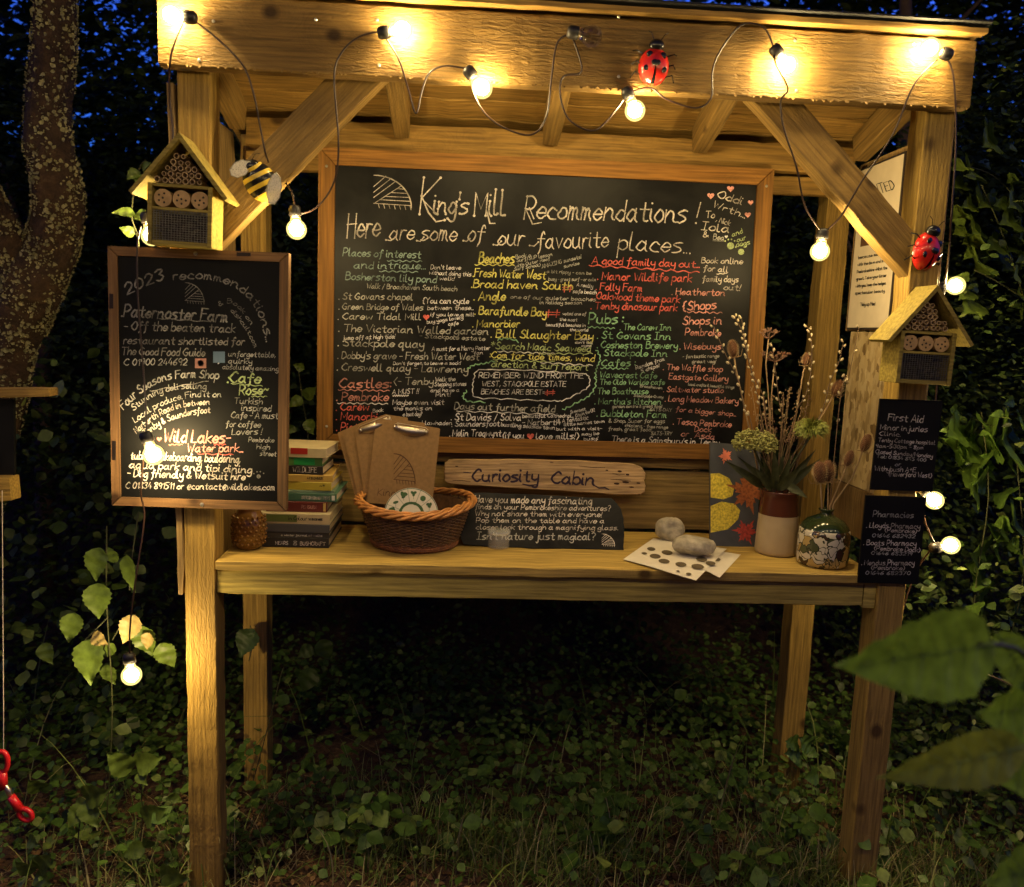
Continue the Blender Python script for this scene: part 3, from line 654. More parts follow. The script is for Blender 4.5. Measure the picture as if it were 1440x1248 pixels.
# title
K, W_ = 4.5, None
ink.mill(*RA(295, 75), 53, 46, 1.6, 'c')
ink.text("K", [RA(585, 318), RA(690, 318)], 47, 'c', .05, .8, jit=.05); ink.stroke([RA(600,210), RA(640,310), RA(690,370), RA(740,360)], 2.4, 'c', .8)
ink.text("ing's", [RA(672, 318), RA(885, 318)], 28, 'c', .085, .75)
ink.text("Mill", [RA(930, 330), RA(1120, 326)], 34, 'c', .07, .8); ink.stroke([RA(1010,300), RA(1030,380), RA(1062,380)], 2.2, 'c')
ink.text("Recommendations", [RA(1248, 345), RB(915, 375)], 29, 'c', .08, .5); ink.stroke([RA(1262,300), RA(1300,385), RA(1355,375)], 2, 'c')
ink.text("!", [RB(985, 375), RB(1000, 375)], 29, 'c', .08)
ink.text("Here", [RA(125, 470), RA(330, 462)], 30, 'c', .075, .5); 
for s_, a, b_, c_, h in (("are", 395, 478, 545, 26), ("some", 595, 485, 815, 26), ("of", 890, 490, 985, 26), ("our", 1080, 515, 1240, 26)): ink.text(s_, [RA(a, b_), RA(c_, b_+6)], h*.9, 'c', .075, .4)
ink.text("favourite", [RA(1330, 540), RB(425, 530)], 24, 'c', .075, .4); ink.text("places...", [RB(490, 545), RB(945, 568)], 24, 'c', .075, .4)
for a, b_, c_, d_ in ((375,485,430,468),(570,490,610,470),(865,490,900,478),(1055,515,1100,495),(1285,520,1335,500)): ink.stroke([RA(a, b_), RA((a+c_)/2, b_+4), RA(c_, d_)], 1.7, 'c', .8)
lines(ink, RA, 4.5, [
 ("Places of interest",100,585,590,600,48,'t'),("and intrigue...",170,665,620,668,46,'t'),("Bosherston lily pond",115,735,690,755,46,'t'),("Walk / Broadhaven South beach",250,790,820,808,32,'f'),
 ("Don't leave",655,670,845,672,26,'w'),("without doing this",645,702,910,715,26,'w'),("walk!",712,738,805,742,24,'w'),("Beaches",960,630,1180,632,64,'y'),
 ("Book a",1192,600,1290,590,22,'f'),("Surf/SUP lesson",1200,625,1425,585,22,'f'),("with Outer Reef",1190,660,1410,612,20,'f'),("Surf School)",1185,680,1350,650,20,'f'),
 (".Fresh Water West",925,715,1380,732,52,'y'),(".Broad haven South",915,785,1550,800,52,'y'),(". St Govans chapel",75,860,540,865,42,'f'),("{You can cycle",605,885,895,888,36,'w'),(". Angle",930,865,1125,868,56,'y'),("one of our quieter beaches",1160,855,1700,872,24,'f')])
for x0, y0, x1, c_ in ((380,615,600,'t'),(330,682,575,'t'),(935,640,1185,'y')): ink.wave(*RA(x0, y0), *RA(x1, y0+6), 1.2, 5, 1.3, c_)
lines(ink, RB, 4.5, [
 ("AMAZING sunsets!",10,665,260,600,24,'f'),("sunrise",150,662,245,640,20,'f'),("a bit rippy - can be",40,692,320,705,20,'f'),("busy - great surf - or calm",50,742,350,745,20,'f'),("A really",228,778,330,788,24,'w'),("safe beach",205,820,352,828,24,'w'),
 ("in holiday season",-5,890,262,892,22,'f'),("A good family day out...",325,635,1005,660,46,'r'),(". Manor Wildlife park",362,735,955,750,50,'r'),(". Folly Farm",352,800,640,812,46,'r'),(". Oakwood theme park",330,858,880,882,46,'r'),
 (". Heatherton",832,830,1165,838,42,'p'),("Book online",1018,630,1278,638,36,'c'),("for all",1030,680,1185,690,36,'c'),("family days",1025,748,1250,752,36,'c'),("out!",1160,800,1265,805,36,'c'),
 ("Oddi",1118,215,1270,262,46,'c'),("Wrth...",1088,275,1290,345,40,'c'),("To",1045,345,1100,345,42,'c'),(", Nick",1110,365,1195,395,34,'c'),("Iola",1018,420,1190,438,50,'c'),("&",1028,468,1062,466,34,'c'),("Bea",1092,482,1160,486,34,'f'),
 ("and",1215,465,1280,440,30,'l'),("our",1245,498,1300,482,28,'l'),("dogs",1240,528,1325,512,30,'l')])
ink.wave(*RB(308, 645), *RB(1005, 690), 1.4, 9, 1.5, 'r'); ink.wave(*RB(1115, 700), *RB(1180, 697), .6, 2, 1.2, 'c'); ink.stroke([RB(1090,490), RB(1160,492)], 1, 'f')
for a, b_, r_ in ((1078,205,5),(1203,160,5),(1330,248,4),(1312,325,4.4),(1176,464,2.4)): ink.heart(*RB(a, b_), r_, 'p' if r_ > 3 else 'w')
for a, b_, r_ in ((1203,522,5),(1270,560,4.4)):
    ink.disc(RB(a, b_), r_, 'l', 10)
    for k in range(4): ink.disc(RB(a-34+k*20, b_-30-12*math.sin(k*1.0)), 1.3, 'l', 6)
ink.stroke([RB(152,785), RB(150,815)], 1.6, 'r'); ink.text("#", [RB(140, 815), RB(200, 812)], 11, 'r')
lines(ink, RC, 4.5, [
 (". Green Bridge of Wales",75,68,605,75,38,'f'),("between these...",635,72,925,72,28,'w'),(". Carew Tidal Mill",70,132,592,135,40,'f'),("if you love a mill",655,112,930,112,22,'w'),("buy yoga lovely",632,160,860,128,22,'w'),("cafe",768,172,830,166,22,'w'),
 (". The Victorian Walled garden",75,208,1018,230,46,'f'),("- Stackpole estate",585,248,998,268,28,'f'),("jump off at high tide!",100,262,430,252,26,'w'),(". Stackpole quay",70,300,610,312,48,'f'),("A must for a Harry Potter",662,332,1030,325,26,'w'),("fan",928,358,985,352,22,'w'),
 (". Dobby's grave - Fresh Water West",68,380,960,390,44,'f'),("Don't forget to leave a sock!",418,420,845,418,20,'w'),(". Creswell quay - Lawrenny",65,455,890,470,46,'f'),("Castles:",78,565,400,565,58,'p'),("<- Tenby",420,545,670,545,44,'f'),
 ("Walk the",685,525,810,522,26,'w'),("Stepping stones",680,555,878,552,26,'w'),("and have a",655,592,835,590,24,'w'),("Pint!",688,622,782,618,26,'w'),("A MUST !!",412,605,580,600,30,'w'),(". Pembroke",62,645,385,648,52,'p'),("Maybe even visit",415,672,738,672,32,'w'),
 ("Book",290,722,355,715,22,'w'),("the monks on",420,708,662,706,26,'w'),("a boat day?",480,745,600,742,26,'w'),(". Carew",58,708,262,708,46,'r'),(". Manorbier",58,768,380,772,48,'r'),(". Picton",60,835,260,840,48,'r'),("Llawhaden",600,800,790,800,26,'w'),
 (". Barafundle Bay",935,100,1385,112,52,'y'),(". Manorbier",922,180,1215,182,46,'y'),(". Bull Slaughter Bay",1038,245,1680,262,50,'y'),("*Search Magic Seaweed",1035,318,1665,338,44,'l'),(":Com for tide times, wind",1030,375,1690,400,42,'y'),("direction & surf report",1040,432,1650,455,42,'l'),
 ("REMEMBER: WIND FROM THE",960,502,1620,505,34,'w'),("WEST, STACKPOLE ESTATE",980,555,1510,558,32,'w'),("BEACHES ARE BEST=",975,605,1375,608,30,'w'),("Days out further afield",805,700,1440,720,44,'f'),(". St Davids / Solva",785,770,1225,772,42,'w'),
 ("beautiful Cathedral...",1235,755,1560,752,24,'w'),(". Saundersfoot",790,810,1090,808,34,'w'),("bustling seaside town",1100,808,1440,830,24,'w'),("- Narberth",1235,800,1470,800,34,'w'),(". Melin Tregwynt",775,872,1100,872,42,'w'),("(if you",1112,885,1245,885,38,'w'),("love mills!)",1322,890,1590,888,38,'w')])
ink.heart(*RC(628, 118), 4.6); ink.heart(*RC(1287, 872), 5.2); ink.text("#", [RC(1382, 118), RC(1470, 118)], 12, 'r'); ink.text("#", [RC(1380, 615), RC(1440, 610)], 9, 'r')
for x0, y0, x1, y1, c_ in ((70,578,395,585,'p'),(65,662,385,668,'w'),(1080,335,1440,350,'w'),(1050,385,1440,402,'l'),(820,712,1440,735,'w'),(415,615,515,615,'w')): ink.wave(*RC(x0, y0), *RC(x1, y1), 1.1, 7, 1.2, c_)
def scallop(pts, R, col, amp=2.2, wpx=1.3, n=5):
    q = cr([R(*p) for p in pts], n); out = []
    for i, p in enumerate(q):
        a = amp*abs(math.sin(i*1.1)); c_ = q[min(i+1, len(q)-1)]; d_ = (c_[0]-p[0], c_[1]-p[1]); l = math.hypot(*d_) or 1; out.append((p[0]+d_[1]/l*a, p[1]-d_[0]/l*a))
    ink.stroke(out, wpx, col)
scallop([(960,450),(925,500),(915,560),(935,630),(1100,640),(1300,650),(1440,655),(1500,650),(1600,600),(1660,560),(1665,500),(1620,470),(1440,460),(1200,445),(960,450)], RC, 'w')
for seg in ([(890,455),(930,430),(1000,420),(1060,400)],[(1700,330),(1720,380),(1700,430),(1690,480),(1690,550),(1650,610),(1580,650),(1490,700)],[(880,580),(850,620),(890,660),(1000,660)],[(1080,268),(1140,262),(1210,280)]):
    scallop([(a, b_) for a, b_ in seg], RC, 'g', 3.0, 1.7, 6)
lines(ink, RD, 4.5, [
 (". Tenby dinosaur park",320,65,862,80,46,'r'),("voted one of",140,105,288,108,20,'w'),("the most",120,140,232,145,20,'w'),("beautiful beaches in",35,175,285,180,20,'w'),("the world",185,205,300,208,18,'w'),("Pubs :",305,160,520,155,64,'g'),
 (". The Carew Inn",505,198,825,202,38,'g'),(". St. Govans Inn",360,252,822,262,44,'g'),(". Cosheston Brewery",360,312,865,318,42,'g'),(". Stackpole Inn",375,362,800,368,42,'g'),("Cafes :",388,430,598,425,42,'g'),("Random from",605,450,785,392,24,'w'),("5 chips!",640,470,755,432,22,'w'),
 (". Wavecrest Cafe",355,500,735,505,38,'g'),("The Olde Worlde cafe",375,545,785,545,34,'g'),("Broadhaven",630,560,770,575,16,'f'),(". The Boathouse",340,605,680,605,38,'g'),("Stackpole Quay",590,622,775,630,16,'f'),(". Martha's kitchen",345,668,762,672,38,'g'),("garden centre & great food",455,692,768,690,18,'f'),
 (". Bubbleton Farm",358,745,795,755,42,'g'),("& Shop. Super for eggs",432,785,785,788,24,'f'),("chickens - free range",535,812,805,825,20,'f'),("fresh, great food!",430,835,705,840,22,'f'),("SATS-TRY",700,865,832,865,22,'f'),("SATS-DAY",690,712,830,715,18,'f'),
 ("Sweetest",190,728,285,708,20,'w'),("City in the UK!",225,752,345,715,20,'w'),("& A fantastic",112,790,302,765,26,'w'),("little market town",150,808,405,785,20,'w'),("but with a visit-",100,835,388,832,20,'w'),("may be",262,868,370,862,20,'w'),("busy!",275,900,365,892,20,'w'),
 ("There is a Sainsbury's in Tenby",450,905,1130,930,38,'w'),("{Shops",900,75,1110,65,56,'p'),("Shops in",900,165,1145,162,50,'p'),("Pembroke",915,232,1140,238,42,'p'),(". Wisebuys",882,322,1140,322,40,'p'),("- fantastic range",900,378,1130,372,20,'f'),("great veg!",960,408,1110,408,20,'f'),
 (". The Waffle shop",778,450,1150,465,36,'p'),("Eastgate Gallery",812,510,1185,525,36,'p'),("local crafts & beautiful things",935,550,1225,570,16,'f'),(". Saltwater studio",780,590,1155,598,34,'p'),(". Long Meadow Bakery",790,650,1250,665,36,'p'),("for a bigger shop...",855,715,1235,745,30,'p'),
 (". Tesco Pembroke",840,795,1205,815,38,'p'),("Dock",975,842,1080,845,34,'p'),("or  Asda",890,872,1100,892,36,'p'),("- sell",225,265,310,262,18,'w'),("don't tell",220,285,330,288,16,'w'),("anyone",260,305,320,305,14,'w')])
for x0, y0, x1, y1, c_ in ((300,180,470,190,'g'),(380,440,555,445,'g'),(930,85,1150,92,'p'),(0,350,330,350,'l'),(0,405,330,425,'w')): ink.wave(*RD(x0, y0), *RD(x1, y1), 1.2, 5, 1.3, c_)
ink.flush(big)
for a, b_ in ((459,234),(1078,262),(459,600),(1052,630)):
    c = P(a, b_, FB-.0005); b = MB(); b.ell((0,0,0), .0045, .002, .0045, 8, 4); b.build('screw', SCREW, big, Matrix.Translation(c))

# ============================================================ LEFT FRAMED SIGN
YS = -.034
q = [P(151,346,YS), P(406,356,YS), P(402,719,YS), P(157,711,YS)]
ls = framed('chalkboard_sign', YS, q, .021, (W_sframe, B_small), 'portrait framed blackboard of yearly recommendations hung on the left post', 'chalkboard sign', .026, .005)
ink = Ink(PY(YS+.005)); R = RE; k = 3.285
def curve(s_, pts, h, col, **kw): ink.text(s_, [R(*p_) for p_ in pts], h/k, col, **kw)
curve("2023", [(95,245),(180,205),(265,175)], 52, 'd'); curve("recommendations...", [(308,178),(400,172),(480,178),(555,197),(620,232),(668,280),(700,335),(722,400),(738,462)], 40, 'd', slant=0)
ink.mill(*R(362, 190), 27, 29, 1.0, 'd')
lines(ink, R, k, [(".Paternoster Farm",70,345,555,372,54,'d'),("- Off the beaten track",80,408,592,420,40,'d'),("restaurant shortlisted for",78,472,635,478,34,'d'),("The Good Food Guide",68,522,452,530,36,'d'),("C 01900 244692",80,572,370,570,30,'f'),
 ("unforgettable,",562,530,778,535,24,'f'),("quirky",562,562,670,565,24,'f'),("absolutely amazing",535,588,792,598,22,'f'),(".Cafe",560,650,708,655,50,'l'),("Rose~",612,708,745,705,46,'l'),("Turkish",588,748,718,752,28,'f'),("inspired",622,780,758,785,28,'f'),("Cafe - A must",575,815,790,818,28,'f'),
 ("for coffee",550,855,710,858,28,'f'),("Lovers !",578,892,718,890,28,'f'),("Pembroke",655,925,772,928,22,'f'),("high",692,958,752,960,22,'f'),("street",708,988,782,992,22,'f'),
 ("Wild Lakes-",262,925,568,932,56,'p'),("Water park...",372,972,628,972,38,'p'),("tubing, wakeboarding, bouldering,",110,1005,615,1022,36,'c'),("aqua park and tipi dining",105,1045,668,1070,34,'c'),("- Dog friendly & Wetsuit hire",95,1085,638,1102,34,'c'),("C 01834 891511 or @contact@wildlakes.com",88,1140,775,1148,28,'c')])
curve("Four Seasons Farm Shop", [(78,778),(160,700),(260,645),(380,628),(515,635)], 38, 'f'); curve("Stunning deli selling", [(125,782),(210,718),(330,682),(458,680)], 28, 'f'); curve("Local produce. Find it on", [(132,838),(230,770),(370,722),(528,718)], 28, 'f')
curve("Narberth Road in between", [(138,888),(230,815),(340,768),(475,752)], 28, 'c'); curve("Tenby & Saundersfoot", [(178,900),(270,838),(370,805),(478,790)], 30, 'c')
curve("& Book on", [(520,300),(560,285),(610,310),(665,385)], 20, 'd'); curve("dishcult.com", [(572,320),(615,370),(650,420),(682,490)], 20, 'd')
ink.heart(*R(243, 912), 3.6); ink.heart(*R(568, 630), 2.4, 'l')
for a in ((240,355,470,370,'d'),(200,690,470,645,'f'),(575,655,720,668,'l'),(668,715,740,716,'l'),(288,938,350,938,'r'),(495,938,550,938,'r'),(420,980,585,985,'r')): ink.wave(*R(a[0], a[1]), *R(a[2], a[3]), .9, 3, 1.1, a[4])
ink.disc(R(702,1085), 3, 'd', 8); [ink.disc(R(680+k_*15, 1072-10*math.sin(k_)), 1.1, 'd', 6) for k_ in range(4)]
BLUEI = plain('blue sticker', (.10,.16,.24), .5); PNKI = plain('pink sticker', (.30,.15,.12), .5); CK['B'] = BLUEI; CK['I'] = PNKI
ink.poly([R(492,508), R(546,508), R(546,560), R(492,560)], 'B'); ink.text("f", [R(512, 553), R(532, 553)], 11, 'w'); ink.poly([R(408,540), R(460,540), R(460,585), R(408,585)], 'I')
ink.disc(R(434, 562), 4.6, 'd', 10)
ink.flush(ls)
for a, b_ in ((410,55),(440,1215)):
    c = P(*R(a, b_), YS-.0005); b = MB(); b.ell((0,0,0), .005, .002, .005, 10, 4); b.build('screw', SCREW, ls, Matrix.Translation(c))
for a0, a1, b0, b1 in ((600,665,50,68),(12,30,240,310),(25,42,920,1010)):     # hinge plates let into the frame edge
    b = MB(); b.slab([P(*R(a0,b0), YS-.0012), P(*R(a1,b0+2), YS-.0012), P(*R(a1,b1), YS-.0012), P(*R(a0,b1), YS-.0012)], Vector((0,.002,0))); b.build('hinge_plate', plain('dark hinge', (.03,.02,.02), .5, .6), ls)

# ============================================================ SMALL BLACK SIGNS ON THE RIGHT POST
def small_sign(name, quad, y, rows, label, extra=None):
    c = sum((P(a, b_, y) for a, b_ in quad), Vector())/4; root = thing(name, c, label, 'sign'); b = MB()
    b.slab([P(a, b_, y) for a, b_ in quad], Vector((0, .006, 0))); b.build('board_panel', B_small, root)
    i2 = Ink(PY(y)); lines(i2, RH, 3.671, rows); i2.flush(root); return root
small_sign('first_aid_sign', [(1238,561),(1326,564),(1311,692),(1224,689)], -.012, [("First Aid",325,262,505,275,36,'c'),("Minor injuries",285,310,528,322,28,'c'),("Clinic.",282,340,388,345,22,'c'),("Tenby Cottage hospital",275,372,568,388,20,'c'),("9am-5:30pm - 8pm",262,402,508,412,18,'c'),
 ("Closed Sunday/Monday",260,432,555,455,20,'c'),("Tel: 01834 845 400",265,455,520,475,17,'f'),("or",362,498,392,498,18,'f'),("Withybush A+E",255,522,468,530,24,'c'),("(Haverford West)",330,550,550,558,24,'c')], 'small black sign lettered First Aid on the right post')
small_sign('pharmacies_sign', [(1218,697),(1303,700),(1291,822),(1206,820)], -.012, [("Pharmacies",248,760,455,765,30,'f'),(". Lloyds Pharmacy",215,815,490,822,26,'c'),("(Pembroke)",310,838,472,845,22,'c'),("01646 682932",245,865,465,870,18,'f'),(". Boots Pharmacy",200,905,470,910,26,'c'),
 ("(Pembroke Dock)",255,932,490,942,22,'c'),("01646 683219",240,955,450,960,17,'f'),(". Mendus Pharmacy",190,1008,460,1010,26,'c'),("(Pembroke)",240,1032,410,1035,22,'c'),("01646 682370",210,1058,440,1060,18,'f')], 'small black sign listing Pharmacies just above the table end')

# ============================================================ POSTER ON THE RIGHT WALL
XW = WS-.002; PPl = Plane((XW, 0, 0), (-1, 0, 0))
PAPER = plain('cream paper', (.66,.56,.40), .7, var=.05); PAPW = plain('white paper', (.74,.68,.56), .7, var=.04)
PPl = Plane((XW-.006, 0, 0), (-1, 0, 0))
yb0, yb1, zb0, zb1 = .218, .464, 1.562, 2.026
root = thing('wanted_poster', (XW, .34, zb0), 'cream Wanted poster pinned on the right inner wall behind the brace', 'poster')
b = MB(); b.box(XW-.005, XW+.001, yb0-.006, yb1+.006, zb0-.006, zb1+.006); b.build('backing_board', plain('dark backing', (.03,.02,.015), .7), root)
b = MB(); b.add([(XW-.0056, yb0, zb0), (XW-.0056, yb1, zb0), (XW-.0056, yb1, zb1), (XW-.0056, yb0, zb1)], [(0,1,2,3)]); b.build('poster_sheet', PAPER, root)
i2 = Ink(PPl, .0004)
def pw_(yv, zv):    # world -> photo pixel
    d = Vector((XW-.006, yv, zv))-CP; return (720+FPX*d.dot(RT)/d.dot(fw), 624-FPX*d.dot(UP)/d.dot(fw))
i2.text("WANTED", [pw_(.43, 1.94), pw_(.25, 1.94)], 13, 'k', .12, jit=.05, slant=0)
i2.poly([pw_(.425,1.895), pw_(.258,1.895), pw_(.258,1.80), pw_(.425,1.80)], 'b')
for i_, s_ in enumerate(["because memories","with the down and sit in","Pembrokeshire whilst the","great. Take your litter","with you. keep the hedges","spectacular beauty."]):
    z_ = 1.765-i_*.021; i2.text(s_, [pw_(.43, z_), pw_(.25, z_)], 4.2, 'k', .13, jit=.1)
i2.text("Tidy up Mad", [pw_(.39, 1.625), pw_(.30, 1.625)], 5, 'k', .1)
i2.flush(root)
#P3
# ============================================================ THINGS ON THE TABLE
def cols(*c): return c
PAGES = plain('book pages', (.55,.46,.30), .85, bump=.6, bscale=400)
def book(x0, x1, th, z, yf, dep, mat, label, ang=0, txt=None, band=None, pages=PAGES):
    """lies flat, spine towards the camera; x0,x1 world; th thickness"""
    c = Vector(((x0+x1)/2, yf, z)); root = thing('book', c, label, 'book', 'books piled on the left end of the table')
    R_ = Matrix.Rotation(ang, 4, 'Z'); M = Matrix.Translation(c) @ R_; w2 = (x1-x0)/2; e = .0018
    b = MB(); b.box(-w2, w2, 0, dep, 0, e, .0004); b.box(-w2, w2, 0, dep, th-e, th, .0004); b.box(-w2, w2, -.0012, e, .0004, th-.0004, .0005); b.build('cover', mat, root, M)
    b = MB(); b.box(-w2+.003, w2-.003, e+.0003, dep-.003, e+.0003, th-e-.0003); b.build('pages', pages, root, M)
    if band:
        b = MB(); b.box(-w2+band[0], -w2+band[1], -.0019, -.0013, th*band[2], th*band[3]); b.build('spine_band', band[4], root, M)
    if txt:
        nrm = (M.to_3x3() @ Vector((0, -1, 0))); pl = Plane(M @ Vector((0, -.0022, 0)), nrm); i2 = Ink(pl, .0002)
        for s_, a0, a1, hz, hh, col in txt:
            q = []
            for a in (a0, a1):
                wp = M @ Vector((-w2+a*(x1-x0), -.0022, th*hz)); d = wp-CP; q.append((720+FPX*d.dot(RT)/d.dot(fw), 624-FPX*d.dot(UP)/d.dot(fw)))
            i2.text(s_, q, hh, col, .15, jit=.06, slant=0)
        i2.flush(root)
    return z+th+.0004
bm = lambda n, c, r=.45: plain(n, c, r, var=.08)
z = TZ+.001
CRM = bm('cream cover', (.55,.46,.27)); BLK = bm('black cover', (.02,.02,.022)); GRY = bm('slate grey cover', (.07,.075,.085)); RED = bm('red cover', (.45,.03,.02))
z = book(.155, .334, .026, z, .130, .235, BLK, 'thick black bushcraft book at the very bottom of the pile', 0, [("MEARS",.22,.40,.28,4.5,'w'),("BUSHCRAFT",.58,.95,.25,5,'c'),("8",.48,.53,.25,6,'f')])
z = book(.155, .334, .014, z, .131, .232, bm('charcoal cover', (.035,.035,.035)), 'thin charcoal book with pale title lying second from the bottom', .01, [("a winter journal of walks",.3,.9,.3,2.6,'f')])
z = book(.155, .336, .022, z, .129, .232, GRY, 'slate grey book lying under the cream spined one', -.01)
z = book(.150, .336, .028, z, .130, .230, CRM, 'cream spined colour guide with speckled cover third layer up', .0, [("in Colour",.42,.68,.4,5,'k'),("THE CONCISE GUIDE",.70,.9,.42,2.5,'k')], (.02,.10,.2,.9,bm('green picture', (.12,.16,.04))))
z = book(.165, .325, .028, z, .150, .20, bm('maroon cover', (.12,.02,.015)), 'dark maroon paperback in the middle of the pile', .02, [("PENGUIN",.58,.82,.35,4.5,'p')], (.15,.157,.1,.9,bm('gold band', (.5,.35,.1))))
z = book(.165, .350, .022, z, .155, .19, bm('teal cover', (.07,.16,.10)), 'green teal spined tree guide above the maroon paperback', -.015, [("BRITISH COMMON TREES",.5,.9,.3,4,'c')], (.172,.180,.2,.8,bm('white mark', (.7,.7,.65))))
z = book(.170, .342, .007, z, .157, .18, bm('pale teal cover', (.20,.30,.20)), 'very thin pale booklet on top of the green teal book', .03)
z = book(.165, .335, .022, z, .158, .185, bm('yellow cover', (.50,.40,.05)), 'yellow spined book with small black leaf mark', -.02, [("~*",.82,.9,.3,6,'k')])
z = book(.170, .338, .019, z, .158, .18, bm('ochre cover', (.55,.36,.08)), 'ochre yellow book with pale page edges under the wildlife book', .05, [("A FIELD GUIDE",.6,.85,.4,3,'k')])
z = book(.175, .312, .023, z, .162, .16, bm('near black cover', (.03,.025,.02)), 'black book with the bold word wildlife on its spine', -.03, [("WILDLIFE",.42,.88,.28,7,'c')])
z = book(.175, .310, .022, z, .163, .16, bm('leaf green cover', (.10,.22,.05)), 'small book with bright green band on its spine', .0, None, (.06,.115,.1,.95,bm('bright green', (.03,.35,.08))))
z = book(.172, .322, .026, z, .160, .155, bm('pale cream cover', (.6,.5,.28)), 'cream book with a red picture, topmost of the pile', -.06, None, (.055,.10,.35,.98,RED))

# bumpy amber jar
g, t, p = newmat('amber glass'); p.inputs['Base Color'].default_value = (.30,.15,.035,1); p.inputs['Roughness'].default_value = .12; p.inputs['Transmission Weight'].default_value = .35
jc = Vector((.128, .118, TZ)); jar = thing('glass_jar', jc, 'amber glass jar with rows of raised bumps beside the books', 'jar'); MJ = Matrix.Translation(jc)
prof = [(0,.001),(.030,.001),(.037,.012),(.042,.035),(.043,.06),(.038,.085),(.030,.098),(.028,.108),(.031,.112),(.031,.118),(.027,.118),(.025,.10),(.033,.083),(.037,.05),(.03,.01),(0,.008)]
b = MB(); b.lathe(prof, 28); b.build('jar_body', g, jar, MJ, True)
b = MB()
for r_ in range(7):
    zz = .018+.0115*r_; rad = .0385+.0045*math.sin(PI*(zz/.1))
    for k_ in range(18):
        a = 2*PI*(k_+.5*(r_ % 2))/18; b.ell((rad*math.cos(a), rad*math.sin(a), zz), .0042, .0042, .0042, 6, 6)
tag(b.build('raised_bump', g, jar, MJ, True), kind='stuff')

# wicker basket
WKD = plain('dark willow', (.13,.068,.03), .5, var=.4, bscale=200); WKL = plain('orange willow', (.50,.22,.06), .42, var=.35, bscale=120); WKM = plain('brown willow', (.26,.10,.035), .45, var=.35, bscale=120)
bc = Vector((.557, .205, TZ+.001)); bk = thing('wicker_basket', bc, 'round wicker basket with braided orange rim holding clipboards', 'basket'); MBk = Matrix.Translation(bc)
def brad(zz): return .112 + .038*(zz/.115)**.9
NS = 28
b = MB()
for r_ in range(22):
    zz = .020+.0043*r_; ph = (r_ % 2)*PI; pts = []
    for k_ in range(NS*4+1):
        a = 2*PI*k_/(NS*4); rr = brad(zz)+.0032*math.sin(a*NS/2*2+ph)*1.0; pts.append((rr*math.cos(a), rr*math.sin(a), zz+random.gauss(0, .0003)))
    b.tube(pts, .0022, 5, caps=False)
tag(b.build('weave', WKD, bk, MBk, True), kind='stuff')
b = MB()
for k_ in range(NS):
    a = 2*PI*k_/NS; b.tube([(brad(zz)*math.cos(a), brad(zz)*math.sin(a), zz) for zz in (.004,.04,.08,.118)], .0028, 5)
tag(b.build('stake', WKD, bk, MBk), kind='stuff')
for s_, (rb_, zz) in enumerate(((.112,.003),(.117,.0075),(.118,.0125),(.115,.017))):
    b = MB()
    for h_ in range(3):
        pts = [((rb_+.0035*math.cos(a*22+h_*2.1))*math.cos(a), (rb_+.0035*math.cos(a*22+h_*2.1))*math.sin(a), zz+.0022*math.sin(a*22+h_*2.1)) for a in [2*PI*i/220 for i in range(221)]]
        b.tube(pts, .0024, 5, caps=False)
    b.build('base_braid', WKM, bk, MBk, smooth=True)
for s_, (ro, zz, tw) in enumerate(((.0, .122, 9), (.006, .117, 9))):
    for h_ in range(3):
        b = MB(); pts = []
        for i in range(261):
            a = 2*PI*i/260; q_ = a*tw+h_*2*PI/3; rr = .153+ro+.0065*math.cos(q_); zz2 = zz+.0055*math.sin(q_)+.006*math.cos(2*a)+.004*math.sin(a*1+.5); pts.append((rr*math.cos(a), rr*math.sin(a), zz2))
        b.tube(pts, [.0044]*261, 6, caps=False); b.build('rim_strand', WKL, bk, MBk, smooth=True)
b = MB(); b.lathe([(0,.004),(.106,.004)], 32); b.build('basket_bottom', WKD, bk, MBk)
b = MB(); b.lathe([(.105,.006),(.138,.112)], 40); b.build('inner_lining', WKD, bk, MBk, True)

